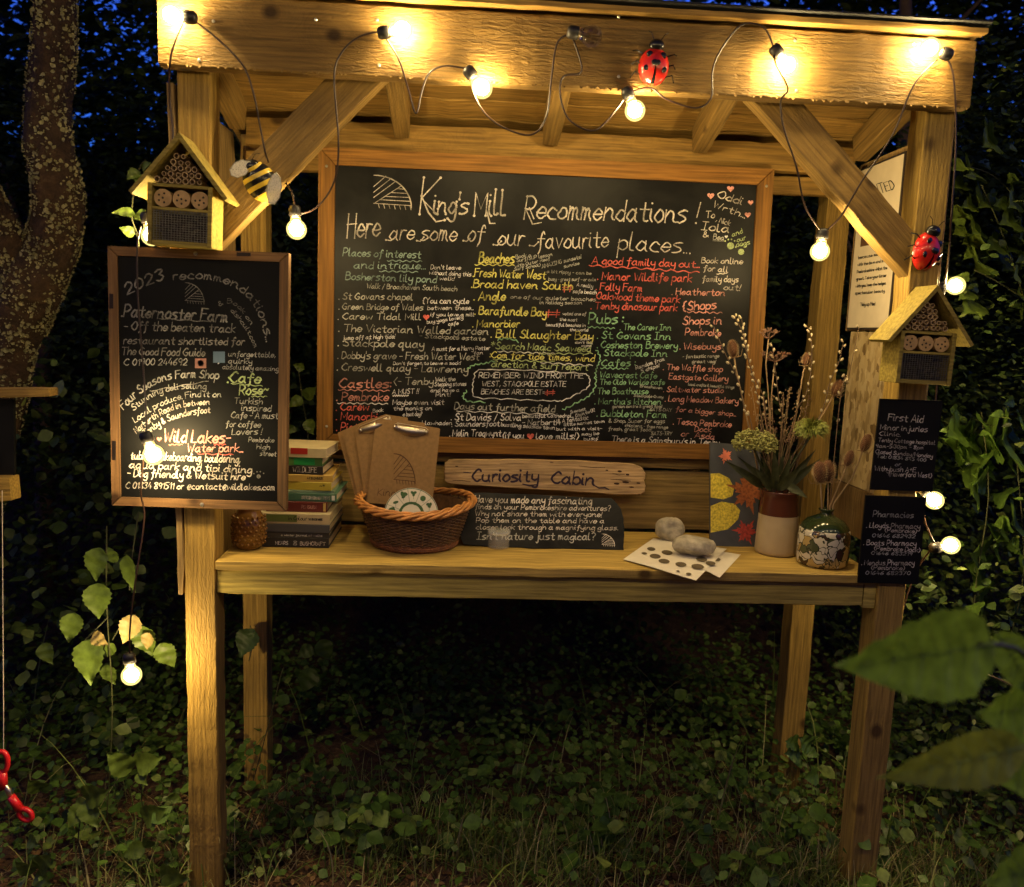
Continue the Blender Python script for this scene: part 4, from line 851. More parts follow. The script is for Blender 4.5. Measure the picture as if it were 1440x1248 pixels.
# clipboards fanned in the basket
MDF = plain('brown fibreboard', (.30,.175,.065), .75, var=.12, bscale=300); CHR = plain('chrome clip', (.70,.62,.48), .34, 1.0, var=.02)
def clipboard(quad, y, label, clip=True, txt=False):
    pl = Plane((0, y, TZ), (0, -1, .10)); c = sum((pl(a, b_) for a, b_ in quad), Vector())/4
    root = thing('clipboard', c, label, 'clipboard', 'clipboards standing in the basket'); b = MB(); nrm = pl.n
    # rounded top corners
    TL, TR, BR, BL = quad; out = []
    def L2(p, q, s): return (p[0]+(q[0]-p[0])*s, p[1]+(q[1]-p[1])*s)
    out = [L2(TL, BL, .035), L2(TL, BL, .01), L2(TL, TR, .02), L2(TL, TR, .05), L2(TR, TL, .05), L2(TR, TL, .02), L2(TR, BR, .01), L2(TR, BR, .035), BR, BL]
    b.slab([pl(*q) for q in out], -nrm*.0028); b.build('board', MDF, root)
    if clip:
        ctr = L2(TL, TR, .56); dx = Vector((TR[0]-TL[0], TR[1]-TL[1])).normalized(); dy = Vector((-dx.y, dx.x))
        f = lambda a, b_, o: pl(ctr[0]+dx.x*a+dy.x*b_, ctr[1]+dx.y*a+dy.y*b_, o)
        b = MB(); n_ = 14; vs = []
        for i in range(n_+1):
            a = -20+40*i/n_; lift = .004+.006*math.sin(PI*i/n_); vs += [f(a, 4.5, .0015), f(a, 5.5, lift*.7), f(a, 9+4*math.sin(PI*i/n_), lift), f(a, 12.5+5.5*math.sin(PI*i/n_), .002)]
        b.add(vs, [(i*4+j, i*4+j+1, (i+1)*4+j+1, (i+1)*4+j) for i in range(n_) for j in range(3)]); b.build('clip_plate', CHR, root, smooth=True)
        b = MB(); b.tube([f(-24,12,.004), f(-24,5,.006), f(-20,2.5,.008), f(20,2.5,.008), f(24,5,.006), f(24,12,.004)], .0011, 6); b.build('clip_wire', CHR, root, smooth=True)
        for s_ in (-1, 1):
            b = MB(); b.ell(f(s_*22, 9, .003), .0045, .004, .0065, 8, 6, z0=-1); b.build('clip_end', CHR, root, smooth=True)
    if txt:
        i2 = Ink(pl, .0004); i2.mill(*RK(455, 425), 30, 42, 1.5, 'b'); i2.text("King's Mill", [RK(330, 742), RK(640, 760)], 10, 'b', .1, jit=.15); i2.flush(root)
clipboard([RK(390,125), RK(560,150), RK(610,760), RK(450,760)], .252, 'clipboard peeking up behind the others at the centre of the basket', False)
clipboard([RK(545,170), RK(690,190), RK(700,770), RK(560,770)], .246, 'clipboard hidden behind the front one, only its top right showing', False)
clipboard([RK(25,265), RK(250,170), RK(420,760), RK(170,790)], .240, 'leftmost clipboard of the fan in the basket', False)
clipboard([RK(60,250), RK(300,150), RK(430,770), RK(195,790)], .233, 'second clipboard from the left of the fan', False)
clipboard([RK(155,215), RK(400,120), RK(450,770), RK(235,790)], .226, 'third clipboard from the left, just behind the front one', True)
clipboard([RK(318,150), RK(808,232), RK(745,830), RK(250,800)], .218, 'front clipboard printed with a barred quarter round emblem', True, True)
# round identification dial
pl = Plane((0, .128, TZ), (0, -1, .25)); cx, cy = RK(588, 885); rr = 38.0
dial = thing('identification_dial', pl(cx, cy), 'round white leaf identification dial standing in the basket front', 'dial')
circ = lambda r, n=40: [(cx+r*math.cos(2*PI*i/n), cy+r*.97*math.sin(2*PI*i/n)) for i in range(n)]
b = MB(); b.slab([pl(*q) for q in circ(rr)], -pl.n*.002); b.build('disc', PAPW, dial)
CK['n'] = plain('dark green print', (.05,.12,.04), .6); i2 = Ink(pl, .0003)
i2.stroke(circ(rr-1)+[circ(rr-1)[0]], .9, 'n'); i2.stroke(circ(rr*.42)+[circ(rr*.42)[0]], 4.0, 'n')
for k_ in range(12):
    a = 2*PI*(k_+.5)/12+.12; i2.stroke([(cx+rr*.45*math.cos(a), cy+rr*.45*math.sin(a)), (cx+rr*.97*math.cos(a), cy+rr*.97*math.sin(a))], .7, 'n')
    a2 = a+PI/12; px_, py_ = cx+rr*.72*math.cos(a2), cy+rr*.72*math.sin(a2)
    for j in range(3 if k_ % 3 else 1):
        i2.disc((px_+2.2*math.sin(j*2.1), py_-2+2*math.cos(j*2.1)), 2.6 if k_ % 3 else 4.2, 'n', 8, ry=4.0 if k_ % 2 else 2.0, rot=j*1.1+k_)
    i2.stroke([(px_, py_+1), (px_, py_+6)], .7, 'n')
i2.flush(dial, 'print')

# driftwood name board and slate
pl = Plane((0, .352, TZ), (0, -1, .12))
o_px = [(20,112),(40,98),(60,94),(250,94),(500,95),(750,104),(980,120),(1022,136),(1040,165),(1038,188),(1030,200),(1038,225),(1034,262),(1015,276),(985,278),(700,262),(450,248),(200,232),(60,222),(22,212),(14,170)]
dw = thing('driftwood_sign', pl(*RG(520, 275)), 'weathered driftwood board lettered Curiosity Cabin above the slate', 'sign'); b = MB(); pts = []
for i, q in enumerate(o_px):
    q2 = o_px[(i+1) % len(o_px)]
    for s in (0, .34, .67): pts.append((q[0]+(q2[0]-q[0])*s+random.gauss(0, 1.3), q[1]+(q2[1]-q[1])*s+random.gauss(0, 1.6)))
cen = Vector(pl(*RG(520, 180))); Md = frame(cen, RT, tuple(pl.n)); Mi = Md.inverted()
fr_ = [Mi @ pl(*RG(*q)) for q in pts]; n_ = len(fr_); ring0 = [Vector((v.x*.992, v.y*.94, v.z+0)) for v in fr_]; ring1 = [v+Vector((0,0,-.006)) for v in fr_]; ring2 = [v+Vector((0,0,-.022)) for v in fr_]
b.add(ring0+ring1+ring2, [tuple(range(n_)), tuple(range(3*n_-1, 2*n_-1, -1))]+[(r_*n_+i, (r_+1)*n_+i, (r_+1)*n_+(i+1)%n_, r_*n_+(i+1)%n_) for r_ in range(2) for i in range(n_)]); b.build('plank', W_drift, dw, Md)
i2 = Ink(pl, .0008)
i2.text("Curiosity", [RG(160, 205), RG(490, 208)], 17, 'u', .17, slant=.1); i2.text("Cabin", [RG(560, 215), RG(775, 225)], 17.5, 'u', .17, slant=.1)
i2.stroke([RG(415,220), RG(450,228), RG(490,222)], 2.3, 'u'); i2.stroke([RG(775,225), RG(800,240), RG(830,238), RG(850,247)], 2.3, 'u'); i2.stroke([RG(115,160), RG(150,163)], 1.8, 'u')
CK['v'] = plain('dark split in driftwood', (.06,.03,.015), .9)
for (x_, y_, r_, f_) in ((905,155,3.2,.45),(890,218,4.2,.35),(945,172,2.6,.5),(935,210,5,.3),(840,150,2,.4),(1000,215,3,.3),(965,235,3.5,.3),(560,110,3,.2),(80,130,2.5,.3)): i2.disc(RG(x_, y_), r_, 'v', 9, ry=r_*f_, rot=.08)
for (x0, y0, x1, y1) in ((860,195,960,205),(700,128,830,136),(870,165,930,172),(60,200,150,208),(300,118,420,117)): i2.stroke([RG(x0,y0), RG((x0+x1)/2,(y0+y1)/2+random.gauss(0,3)), RG(x1,y1)], .8, 'v')
i2.flush(dw)
# slate leaning back under it
base = PZ(*RG(500, 545), TZ+.001); pl = Plane((0, base.y, TZ+.001), (0, -1, .62))
o_px = [(150,262),(400,268),(560,278),(700,285),(870,292),(885,310),(912,345),(925,400),(928,480),(925,552),(700,548),(500,543),(300,538),(115,525),(100,490),(78,455),(95,425),(120,380),(140,320)]
sl = thing('slate_sign', pl(*RG(500, 540)), 'rough edged dark slate asking Have you made any fascinating finds', 'sign'); b = MB(); pts = []
for i, q in enumerate(o_px):
    q2 = o_px[(i+1) % len(o_px)]
    for s in (0, .25, .5, .75): pts.append((q[0]+(q2[0]-q[0])*s+random.gauss(0, 1.3), q[1]+(q2[1]-q[1])*s+random.gauss(0, 1.5)))
b.slab([pl(*RG(*q)) for q in pts], -pl.n*.007); b.build('slab', B_slate, sl)
i2 = Ink(pl, .0006); lines(i2, RG, 3.6, [("Have you made any fascinating",172,312,762,322,36,'c'),("finds on your Pembrokeshire adventures?",172,345,858,355,26,'c'),("Why not share them with everyone!",172,380,815,386,26,'c'),
 ("Pop them on the table and have a",178,414,825,418,25,'c'),("closer look through a magnifying glass.",178,448,895,452,24,'c'),("Isn't nature just magical?",182,500,780,502,36,'f')])
i2.mill(*RG(815, 472), 18, 17, .9, 'c'); i2.flush(sl)

# little clear pot
gl, t, p = newmat('clear plastic'); p.inputs['Base Color'].default_value = (.95,.95,.93,1); p.inputs['Roughness'].default_value = .06; p.inputs['Alpha'].default_value = .16; p.inputs['Roughness'].default_value = .12
pc = PZ(701, 770, TZ+.001); pot = thing('specimen_pot', pc, 'small clear magnifier pot on the table in front of the slate', 'pot'); MP_ = Matrix.Translation(pc)
b = MB(); b.lathe([(.0,.001),(.028,.001),(.029,.004),(.029,.046),(.0275,.046),(.0275,.004),(0,.003)], 32); b.build('pot_body', gl, pot, MP_, True)
b = MB(); b.lathe([(.0,.050),(.0295,.050),(.0325,.049),(.0325,.040),(.0305,.040),(.0305,.047),(0,.0475)], 32); b.build('lid', gl, pot, MP_, True)

# stones
def stone(name, px, rx, ry, rz, seed, label, mat, dents=()):
    rnd = random.Random(seed); c = PZ(px[0], px[1], TZ+.003); ph = [(Vector((rnd.gauss(0,1), rnd.gauss(0,1), rnd.gauss(0,1))).normalized(), rnd.uniform(.7, .95)) for _ in range(7)]
    vs, n, m = [], 28, 18
    for i in range(m+1):
        t_ = -PI/2+PI*i/m
        for k_ in range(n):
            a = 2*PI*k_/n; d = Vector((math.cos(t_)*math.cos(a), math.cos(t_)*math.sin(a), math.sin(t_))); s = 1.0
            for q, l in ph:
                dt = d.dot(q)
                if dt > l*.9: s = min(s, l*.98/dt if dt > l else 1)
            s *= 1+.03*math.sin(d.x*5+seed)*math.cos(d.z*6)+.012*math.sin(d.x*17+d.y*11)*math.sin(d.z*15+seed)
            for dq, dr, dd_ in dents:
                ds = (d-Vector(dq).normalized()).length
                if ds < dr: s -= dd_*(1-(ds/dr)**2)
            vs.append((d.x*rx*s, d.y*ry*s, d.z*rz*s+rz*.93))
    b = MB(); b.add(vs, [(i*n+k_, i*n+(k_+1)%n, (i+1)*n+(k_+1)%n, (i+1)*n+k_) for i in range(m) for k_ in range(n)])
    o = b.build(name, mat, None, Matrix.Translation(c), True); return tag(o, label, 'stone')
ST = plain('pale grey stone', (.36,.32,.24), .85, bump=1.0, bscale=110, var=.45)
stone('stone', (941,760), .044, .035, .037, 3, 'grey stone with hollows standing behind the paper sheets', ST, (((-.2,-1,.5),.42,.28),((.45,-1,.55),.36,.22),((.0,-.5,1),.3,.12)))
stone('stone', (975,782), .060, .042, .031, 8, 'flat pale pebble weighing down the paper sheets', ST, (((.2,-1,.2),.3,.05),))
# sheets
def sheet(quad, dz, label, marks):
    pl = Plane((0,0,TZ+dz), (0,0,1)); c = sum((pl(*q) for q in quad), Vector())/4; root = thing('paper_sheet', c, label, 'paper')
    b = MB(); TL, TR, BR, BL = [Vector(q) for q in quad]; n = 8
    vs = []
    for i in range(n+1):
        for j in range(n+1):
            u, v = i/n, j/n; q = (TL*(1-u)+TR*u)*(1-v)+(BL*(1-u)+BR*u)*v; w_ = pl(q.x, q.y); w_.z += .0012*math.sin(u*5)*v; vs.append(w_)
    b.add(vs, [(i*(n+1)+j, i*(n+1)+j+1, (i+1)*(n+1)+j+1, (i+1)*(n+1)+j) for i in range(n) for j in range(n)]); b.build('sheet', PAPW, root, smooth=True)
    i2 = Ink(Plane((0,0,TZ+dz), (0,0,1)), .0016)
    for (a, b_, r_) in marks: i2.disc(RG(a, b_), r_, 'B2', 12, ry=r_*.42, rot=.1)
    i2.flush(root, 'print')
CK['B2'] = plain('shell print', (.10,.075,.04), .7)
sheet([(918,762),(1042,780),(1012,812),(985,800)], .0012, 'paper sheet lying partly under the upper one, to its right', [(1395,600,6)])
sheet([(919,757),(1022,772),(979,816),(876,787)], .0042, 'paper sheet printed with brown ovals under the stones', [(1065,548,6),(1030,570,4),(1085,585,8),(1145,566,8),(1130,610,8),(1215,626,8),(1300,637,9),(1200,660,2.5),(1255,674,4),(1320,600,8),(1365,620,7)])
# autumn leaf picture
pl = Plane((0, PZ(1000, 768, TZ).y, TZ+.001), (0, -1, .22))
pic = thing('leaf_picture', pl(1030, 770), 'dark picture of yellow and red autumn leaves behind the stone jug', 'picture')
q = [(999,622),(1070,628),(1064,772),(999,768)]; b = MB(); b.slab([pl(*a) for a in q], -pl.n*.012); b.build('panel', plain('dark slate blue print', (.06,.065,.075), .5), pic)
CK['Y'] = plain('yellow leaf print', (.62,.50,.05), .6, var=.45, bscale=500); CK['R'] = plain('red leaf print', (.40,.05,.035), .6, var=.5, bscale=400); CK['O'] = plain('russet leaf print', (.33,.10,.03), .6, var=.45, bscale=400); CK['P'] = plain('salmon leaf print', (.75,.22,.13), .6, var=.2)
R8 = reg(980,440,3.2); i2 = Ink(pl, .0003)
def blob(pts, col, e=.0002): i2.poly([R8(*a) for a in pts], col, e)
def maple(cx_, cy_, r_, col, rot=0, e=.0004, lobes=7):
    pts = []
    for k_ in range(lobes*6):
        a = 2*PI*k_/(lobes*6)+rot; rad = r_*(1.0, .60, .68, .36, .66, .58)[k_ % 6]*(1 if (k_//6) % 2 else .86); pts.append(R8(cx_+rad*math.cos(a), cy_+rad*math.sin(a)))
    c_ = R8(cx_, cy_); mb = i2.mb.setdefault(col, MB()); n_ = len(pts); mb.add([pl(c_[0], c_[1], i2.off+e)]+[pl(a, b_, i2.off+e) for a, b_ in pts], [(0, 1+i, 1+(i+1)%n_) for i in range(n_)])
blob([(62,725),(100,722),(145,745),(168,790),(160,825),(120,840),(62,832)], 'Y'); blob([(62,870),(110,850),(170,860),(195,890),(185,930),(140,975),(62,990)], 'Y', .0003)
maple(232, 805, 108, 'O', .3, .0005, 6); maple(130, 645, 40, 'P', .6, .0006, 5); maple(220, 985, 66, 'R', .1, .0007, 6)
i2.flush(pic, 'print')

# stoneware jug
gb, t, p = newmat('brown glaze'); p.inputs['Base Color'].default_value = (.085,.026,.012,1); p.inputs['Roughness'].default_value = .18
gc = plain('cream stoneware', (.42,.33,.20), .28, var=.08, bscale=60)
jx = P(1090, 780, .19); jb = Vector((jx.x, .19, TZ+.001)); jug = thing('stoneware_jug', jb, 'brown and cream stoneware jug full of dried stems', 'jug'); MJ = Matrix.Translation(jb)
zsplit = P(1090, 722, .19).z-TZ; ztop = P(1090, 690, .19).z-TZ
b = MB(); b.lathe([(0,.0),(.052,.0),(.0565,.004),(.0575,.012),(.056,zsplit*.5),(.0535,zsplit)], 40); b.build('lower_body', gc, jug, MJ, True)
b = MB(); b.lathe([(.0537,zsplit-.002),(.0535,zsplit+.004),(.050,ztop-.022),(.0495,ztop-.01),(.052,ztop-.004),(.052,ztop),(.047,ztop),(.045,ztop-.02),(.047,zsplit)], 40); b.build('upper_body', gb, jug, MJ, True)
# decorated bottle
bt, t, p = newmat('floral glaze'); L = t.links; tc = N(t, 'ShaderNodeTexCoord')
n1 = N(t, 'ShaderNodeTexNoise', i_Scale=20.0, i_Detail=1.0, i_Distortion=2.6); L.new(tc.outputs['Object'], n1.inputs['Vector'])
v1 = N(t, 'ShaderNodeTexVoronoi', i_Scale=40.0, feature='DISTANCE_TO_EDGE'); dm = N(t, 'ShaderNodeVectorMath', operation='MULTIPLY_ADD'); dm.inputs[1].default_value = (.03,.03,.03); L.new(n1.outputs[1], dm.inputs[0]); L.new(tc.outputs['Object'], dm.inputs[2]); L.new(dm.outputs[0], v1.inputs['Vector'])
v2 = N(t, 'ShaderNodeTexVoronoi', i_Scale=40.0); L.new(dm.outputs[0], v2.inputs['Vector'])
pal = ramp(t, v2.outputs['Color'], [(0, (.55,.50,.38)), (.36, (.58,.53,.42)), (.40, (.40,.28,.10)), (.52, (.07,.08,.035)), (.58, (.55,.50,.40)), (.72, (.05,.025,.015)), (.86, (.22,.12,.05))]); pal.color_ramp.interpolation = 'CONSTANT'
ed = ramp(t, v1.outputs['Distance'], [(.03, 1.0), (.06, 0.0)]); c_ = mixc(t, ed.outputs[0], pal.outputs[0], (.025,.03,.015)); L.new(c_, p.inputs['Base Color']); p.inputs['Roughness'].default_value = .15
gg, t, p = newmat('dark green glaze'); p.inputs['Base Color'].default_value = (.022,.034,.012,1); p.inputs['Roughness'].default_value = .12
bx_ = P(1155, 797, .085); bb_ = Vector((bx_.x, .085, TZ+.001)); bot = thing('floral_vase', bb_, 'squat floral patterned vase with green shoulders beside the right post', 'vase'); MT = Matrix.Translation(bb_)
zs = P(1155, 747, .085).z-TZ+.008; zn = P(1155, 716, .085).z-TZ
b = MB(); b.lathe([(0,0),(.058,0),(.065,.006),(.067,.016),(.067,zs-.012),(.065,zs-.003),(.063,zs)], 44); b.build('body', bt, bot, MT, True)
b = MB(); b.lathe([(.0632,zs-.001),(.060,zs+.008),(.048,zs+.022),(.028,zs+.032),(.016,zs+.038),(.014,zn-.008),(.020,zn-.003),(.020,zn),(.013,zn),(.011,zs+.03)], 36); b.build('neck', gg, bot, MT, True)

# ------------------------------------------------------------ dried stems
CAT = plain('catkin fur', (.48,.40,.25), .9, var=.15); UMB = plain('dried umbel', (.22,.12,.075), .8); TEA = plain('teasel brown', (.12,.05,.02), .85, var=.4, bscale=200); DST = plain('dry stem', (.30,.20,.10), .7)
GRN = plain('lime floret', (.22,.25,.045), .65, var=.4, bscale=300); HED = plain('greenish floret', (.26,.26,.075), .7, var=.4, bscale=300)
def stempath(pts8, y0, y1): return [P(*R8(*q), y0+(y1-y0)*i/(len(pts8)-1)) for i, q in enumerate(pts8)]
def willow(pts8, y0, y1, label, nc):
    w_ = [Vector(v) for v in cr([tuple(v) for v in stempath(pts8, y0, y1)], 5)]; root = thing('pussy_willow_stem', w_[0], label, 'willow stem', 'pussy willow stems in the jug')
    b = MB(); b.tube(w_, [.0016-.0008*i/len(w_) for i in range(len(w_))], 6); b.build('stem', TWIG, root, smooth=True)
    for k_ in range(nc):
        t_ = .28+.72*k_/(nc-1); i = min(int(t_*(len(w_)-1)), len(w_)-2); d = (w_[i+1]-w_[i]).normalized(); side = Vector((1,0,0)) if k_ % 2 else Vector((-1,0,0)); c = w_[i].lerp(w_[i+1], t_*(len(w_)-1)-i)+side*random.uniform(.003,.0065)+Vector((0, random.uniform(-.004,.004), 0))
        ax = (d*1.0+side*.5).normalized(); R_ = ax.to_track_quat('Z', 'Y').to_matrix(); b = MB(); s = random.uniform(.8, 1.15); b.ell((0,0,0), .0034*s, .0034*s, .0056*s, 7, 6, R=R_); b.build('catkin', CAT, root, Matrix.Translation(c), True)
willow([(290,830),(245,500),(215,430),(180,290),(130,190),(75,60)], .19, .20, 'pussy willow stem arching furthest left over the chalkboard corner', 17)
willow([(310,830),(290,480),(262,330),(222,180),(205,90),(165,10)], .19, .22, 'tall pussy willow stem, first right of the arching one', 20)
willow([(330,830),(310,480),(300,380),(240,240),(200,20)], .2, .24, 'pussy willow stem crossing behind the tall left one', 15)
willow([(350,830),(385,520),(370,400),(355,270),(338,145)], .18, .20, 'short pussy willow stem between the two dried umbels', 13)
willow([(360,830),(440,470),(490,370),(515,250),(514,120),(497,60)], .19, .22, 'pussy willow stem rising right of the dark gap', 15)
willow([(370,830),(480,600),(565,440),(600,310),(640,220),(660,125)], .18, .23, 'pussy willow stem leaning right across the back post', 13)
willow([(590,1040),(600,870),(640,430),(668,285),(678,310),(730,60)], .09, .16, 'thin pussy willow stem furthest right, by the strand board', 9)
def sprig(x8, seed, label):
    rnd = random.Random(seed); root = thing('dried_sprig', P(*R8(350, 800), .19), label, 'dried stems', 'dried sprigs in the jug')
    for _ in range(9):
        e = (x8+rnd.gauss(0, 38), rnd.uniform(330, 600)); q = [Vector(v) for v in cr([tuple(P(*R8(345+rnd.gauss(0, 14), 800), .19)), tuple(P(*R8((350+e[0])/2+rnd.gauss(0,6), 640), .19)), tuple(P(*R8(*e), .19+rnd.uniform(-.05,.05)))], 5)]
        b = MB(); b.tube(q, .0009, 4); b.build('stem', DST, root); b = MB()
        for k_ in range(16):
            t_ = q[-1].lerp(q[len(q)//2+1], rnd.random()**1.4*.8); b.ell(t_+Vector((rnd.gauss(0,.004), rnd.gauss(0,.004), rnd.gauss(0,.003))), .0016, .0016, .0028, 5, 4)
        tag(b.build('seeds', UMB if rnd.random() < .4 else DST, root), kind='stuff')
sprig(250, 1, 'thin dried seed sprig leaning left out of the jug'); sprig(370, 2, 'thin dried seed sprig upright in the middle of the jug'); sprig(470, 3, 'thin dried seed sprig leaning right out of the jug')
def umbel(pts8, y, label, R0=.030):
    w_ = stempath(pts8, y, y); root = thing('dried_umbel', w_[0], label, 'dried flower', 'dried umbels in the jug'); b = MB(); b.tube(w_, [.0017]*len(w_), 6); b.build('stem', DST, root, smooth=True)
    top = w_[-1]; b = MB()
    for k_ in range(13):
        a = 2*PI*k_/13; e = top+Vector((R0*math.cos(a)*random.uniform(.5,1), R0*math.sin(a)*random.uniform(.5,1), .018+random.uniform(-.005,.006)))
        b.tube([top, top.lerp(e, .6)+Vector((0,0,-.003)), e], .0006, 4)
        for _ in range(7):
            d = Vector((random.gauss(0,1), random.gauss(0,1), random.uniform(0,1.5))).normalized()*random.uniform(.004,.009); b.tube([e, e+d], .0005, 3); b.ell(e+d, .0012, .0012, .0012, 4, 3)
    tag(b.build('flower_head', UMB, root), kind='stuff')
umbel([(340,830),(332,540),(320,350),(310,230),(322,118)], .17, 'taller dried umbel with purple brown head against the dark gap')
umbel([(345,830),(330,500),(335,380),(350,222)], .20, 'lower wide dried umbel just beside the chalkboard frame', .042)
def teasel(pts8, y0, y1, r, h, label, grp):
    r *= 1.3; h *= 1.22
    w_ = stempath(pts8, y0, y1); root = thing('teasel', w_[0], label, 'teasel', grp); b = MB(); b.tube(w_, [.0022]*len(w_), 6); b.build('stem', DST, root, smooth=True)
    ax = (w_[-1]-w_[-2]).normalized(); R_ = ax.to_track_quat('Z', 'Y').to_matrix(); c = w_[-1]+ax*h; b = MB(); b.ell((0,0,0), r*.75, r*.75, h, 14, 10, R=R_); b.build('seed_head', TEA, root, Matrix.Translation(c), True)
    b = MB(); n_ = 230
    for k_ in range(n_):
        t_ = math.asin(1-2*(k_+.5)/n_); a = k_*2.39996; d = Vector((math.cos(t_)*math.cos(a), math.cos(t_)*math.sin(a), math.sin(t_)))
        p0 = R_ @ Vector((d.x*r*.72, d.y*r*.72, d.z*h*.97)); p1 = R_ @ Vector((d.x*r*1.12, d.y*r*1.12, d.z*h*1.1+.002)); u = (p1-p0).orthogonal().normalized()*.0008
        b.add([p0-u, p0+u, p1], [(0,1,2)])
    tag(b.build('spikes', DST, root, Matrix.Translation(c)), kind='stuff')
    b = MB()
    for k_ in range(6):
        a = 2*PI*k_/6; d = R_ @ Vector((math.cos(a), math.sin(a), -.1)); b.tube([w_[-1], w_[-1]+d*r*1.1+ax*.002, w_[-1]+d*r*1.5+ax*(h*.9)], [.0011,.0008,.0003], 4)
    b.build('bract', DST, root)
G1, G2 = 'teasels in the stoneware jug', 'teasels in the floral vase'
teasel([(300,830),(235,520),(175,250),(168,200)], .23, .25, .013, .020, 'brown teasel head in front of the chalkboard edge', G1)
teasel([(380,830),(450,440),(478,270),(486,240)], .2, .23, .011, .019, 'teasel head silhouetted left of the pale back post', G1)
teasel([(400,830),(480,600),(590,420),(615,370)], .2, .23, .014, .020, 'dark teasel head in front of the back post, right of the lime bloom', G1)
teasel([(570,1040),(562,870),(556,765)], .085, .08, .017, .024, 'left of the two big low teasels directly above the vase', G2)
teasel([(585,1040),(590,870),(590,760)], .09, .09, .017, .024, 'right of the two big low teasels directly above the vase', G2)
teasel([(590,1040),(600,870),(650,750),(672,690)], .085, .07, .011, .018, 'small dark teasel between vase and strand board', G2)
teasel([(600,1040),(615,860),(700,740),(745,625)], .085, .06, .013, .020, 'rightmost teasel, bent towards the First Aid sign', G2)
# green blooms
def bloomcluster(c8, y, rpx, label, mat, spiky):
    c = P(*R8(*c8), y); r = rpx/3.2*(c-CP).dot(fw)/FPX; root = thing('green_bloom', c-Vector((0,0,r)), label, 'flower')
    st = [P(*R8(340, 820), .19), c-Vector((0,0,r*.3))]; b = MB(); b.tube(st, .003, 6); b.build('stem', STEM, root); b = MB()
    for k_ in range(420 if spiky else 520):
        t_ = math.asin(random.uniform(-.5, 1)); a = random.uniform(0, 2*PI); d = Vector((math.cos(t_)*math.cos(a), math.cos(t_)*math.sin(a), math.sin(t_)*(.85 if spiky else .6)))
        e = c+d*r*random.uniform(.8, 1.02)
        if spiky:
            s = c+d*r*.2; u = d.orthogonal().normalized()*.0016; m_ = s.lerp(e, .7)+Vector((0,0,.004)); b.add([s-u, s+u, m_+u*1.2, m_-u*1.2, e+Vector((0,0,-.003))], [(0,1,2,3),(3,2,4)])
        else:
            b.ell(e+Vector((0,0,.004*math.sin(a*7))), .0034, .0034, .0026, 5, 4); 
            if k_ % 4 == 0: b.tube([c-Vector((0,0,r*.3)), e], .0007, 3)
    tag(b.build('florets', mat, root), kind='stuff')
bloomcluster((262,588), .15, 100, 'rounded pale green floret cluster on the left of the jug', HED, False)
bloomcluster((515,530), .16, 84, 'lime green spiky bloom on the right of the jug', GRN, True)

# serrated leaf as an object
def leafobj(name, base, tip, width, mat, parent, nrm=(0,-1,.3), serr=.07, curl=.12, n=16, fold=.15, tail=0):
    base, tip = Vector(base), Vector(tip); ax = tip-base; L_ = ax.length; ax.normalize(); nz = Vector(nrm); nz = (nz-ax*nz.dot(ax)).normalized(); sx = ax.cross(nz)
    vs = []; fs = []
    for i in range(n+1):
        t_ = i/n; wv = math.sin(PI*min(1, t_*1.02)**.72)**.9*(1-.25*t_) if i not in (0, n) else 0
        if tail and t_ > .85: wv *= .35
        for j, s in enumerate((-1, -.5, 0, .5, 1)):
            ww = wv*width/2*s; ss = (1+serr*(1 if i % 2 else -1)) if abs(s) == 1 else 1
            p = base+ax*(L_*t_)+sx*ww*ss+nz*(-abs(s)*0+abs(s)*width*fold*wv - curl*L_*t_*t_ + .0016*width/.05*math.sin(i*1.1+j))*1.0
            vs.append(p)
    for i in range(n):
        for j in range(4): fs.append((i*5+j, (i+1)*5+j, (i+1)*5+j+1, i*5+j+1))
    b = MB(); b.add(vs, fs); return b.build(name, mat, parent, smooth=True)
DL = leafmat('dark jug leaf', [(0, (.035,.05,.02)), (.6, (.07,.08,.03)), (1, (.12,.08,.035))])
lv = thing('leafy_sprig', P(*R8(350, 800), .19), 'broad green leaves drooping over the rim of the stone jug', 'leaves')
for a, b_, w_, y0, y1 in (((360,800),(470,700),.03,.16,.11),((340,800),(270,700),.03,.17,.13),((370,800),(500,690),.028,.2,.18),((350,800),(355,610),.026,.17,.15),((380,800),(560,660),.026,.19,.15),((300,790),(140,665),.028,.18,.13),((330,790),(200,650),.022,.19,.15),((395,770),(500,830),.026,.17,.12),((340,800),(300,640),.018,.19,.15),((380,800),(540,620),.024,.2,.17),((360,790),(395,590),.02,.19,.18),((370,800),(430,640),.022,.18,.16)):
    leafobj('leaf', P(*R8(*a), y0), P(*R8(*b_), y1), w_, DL, lv, serr=.02)

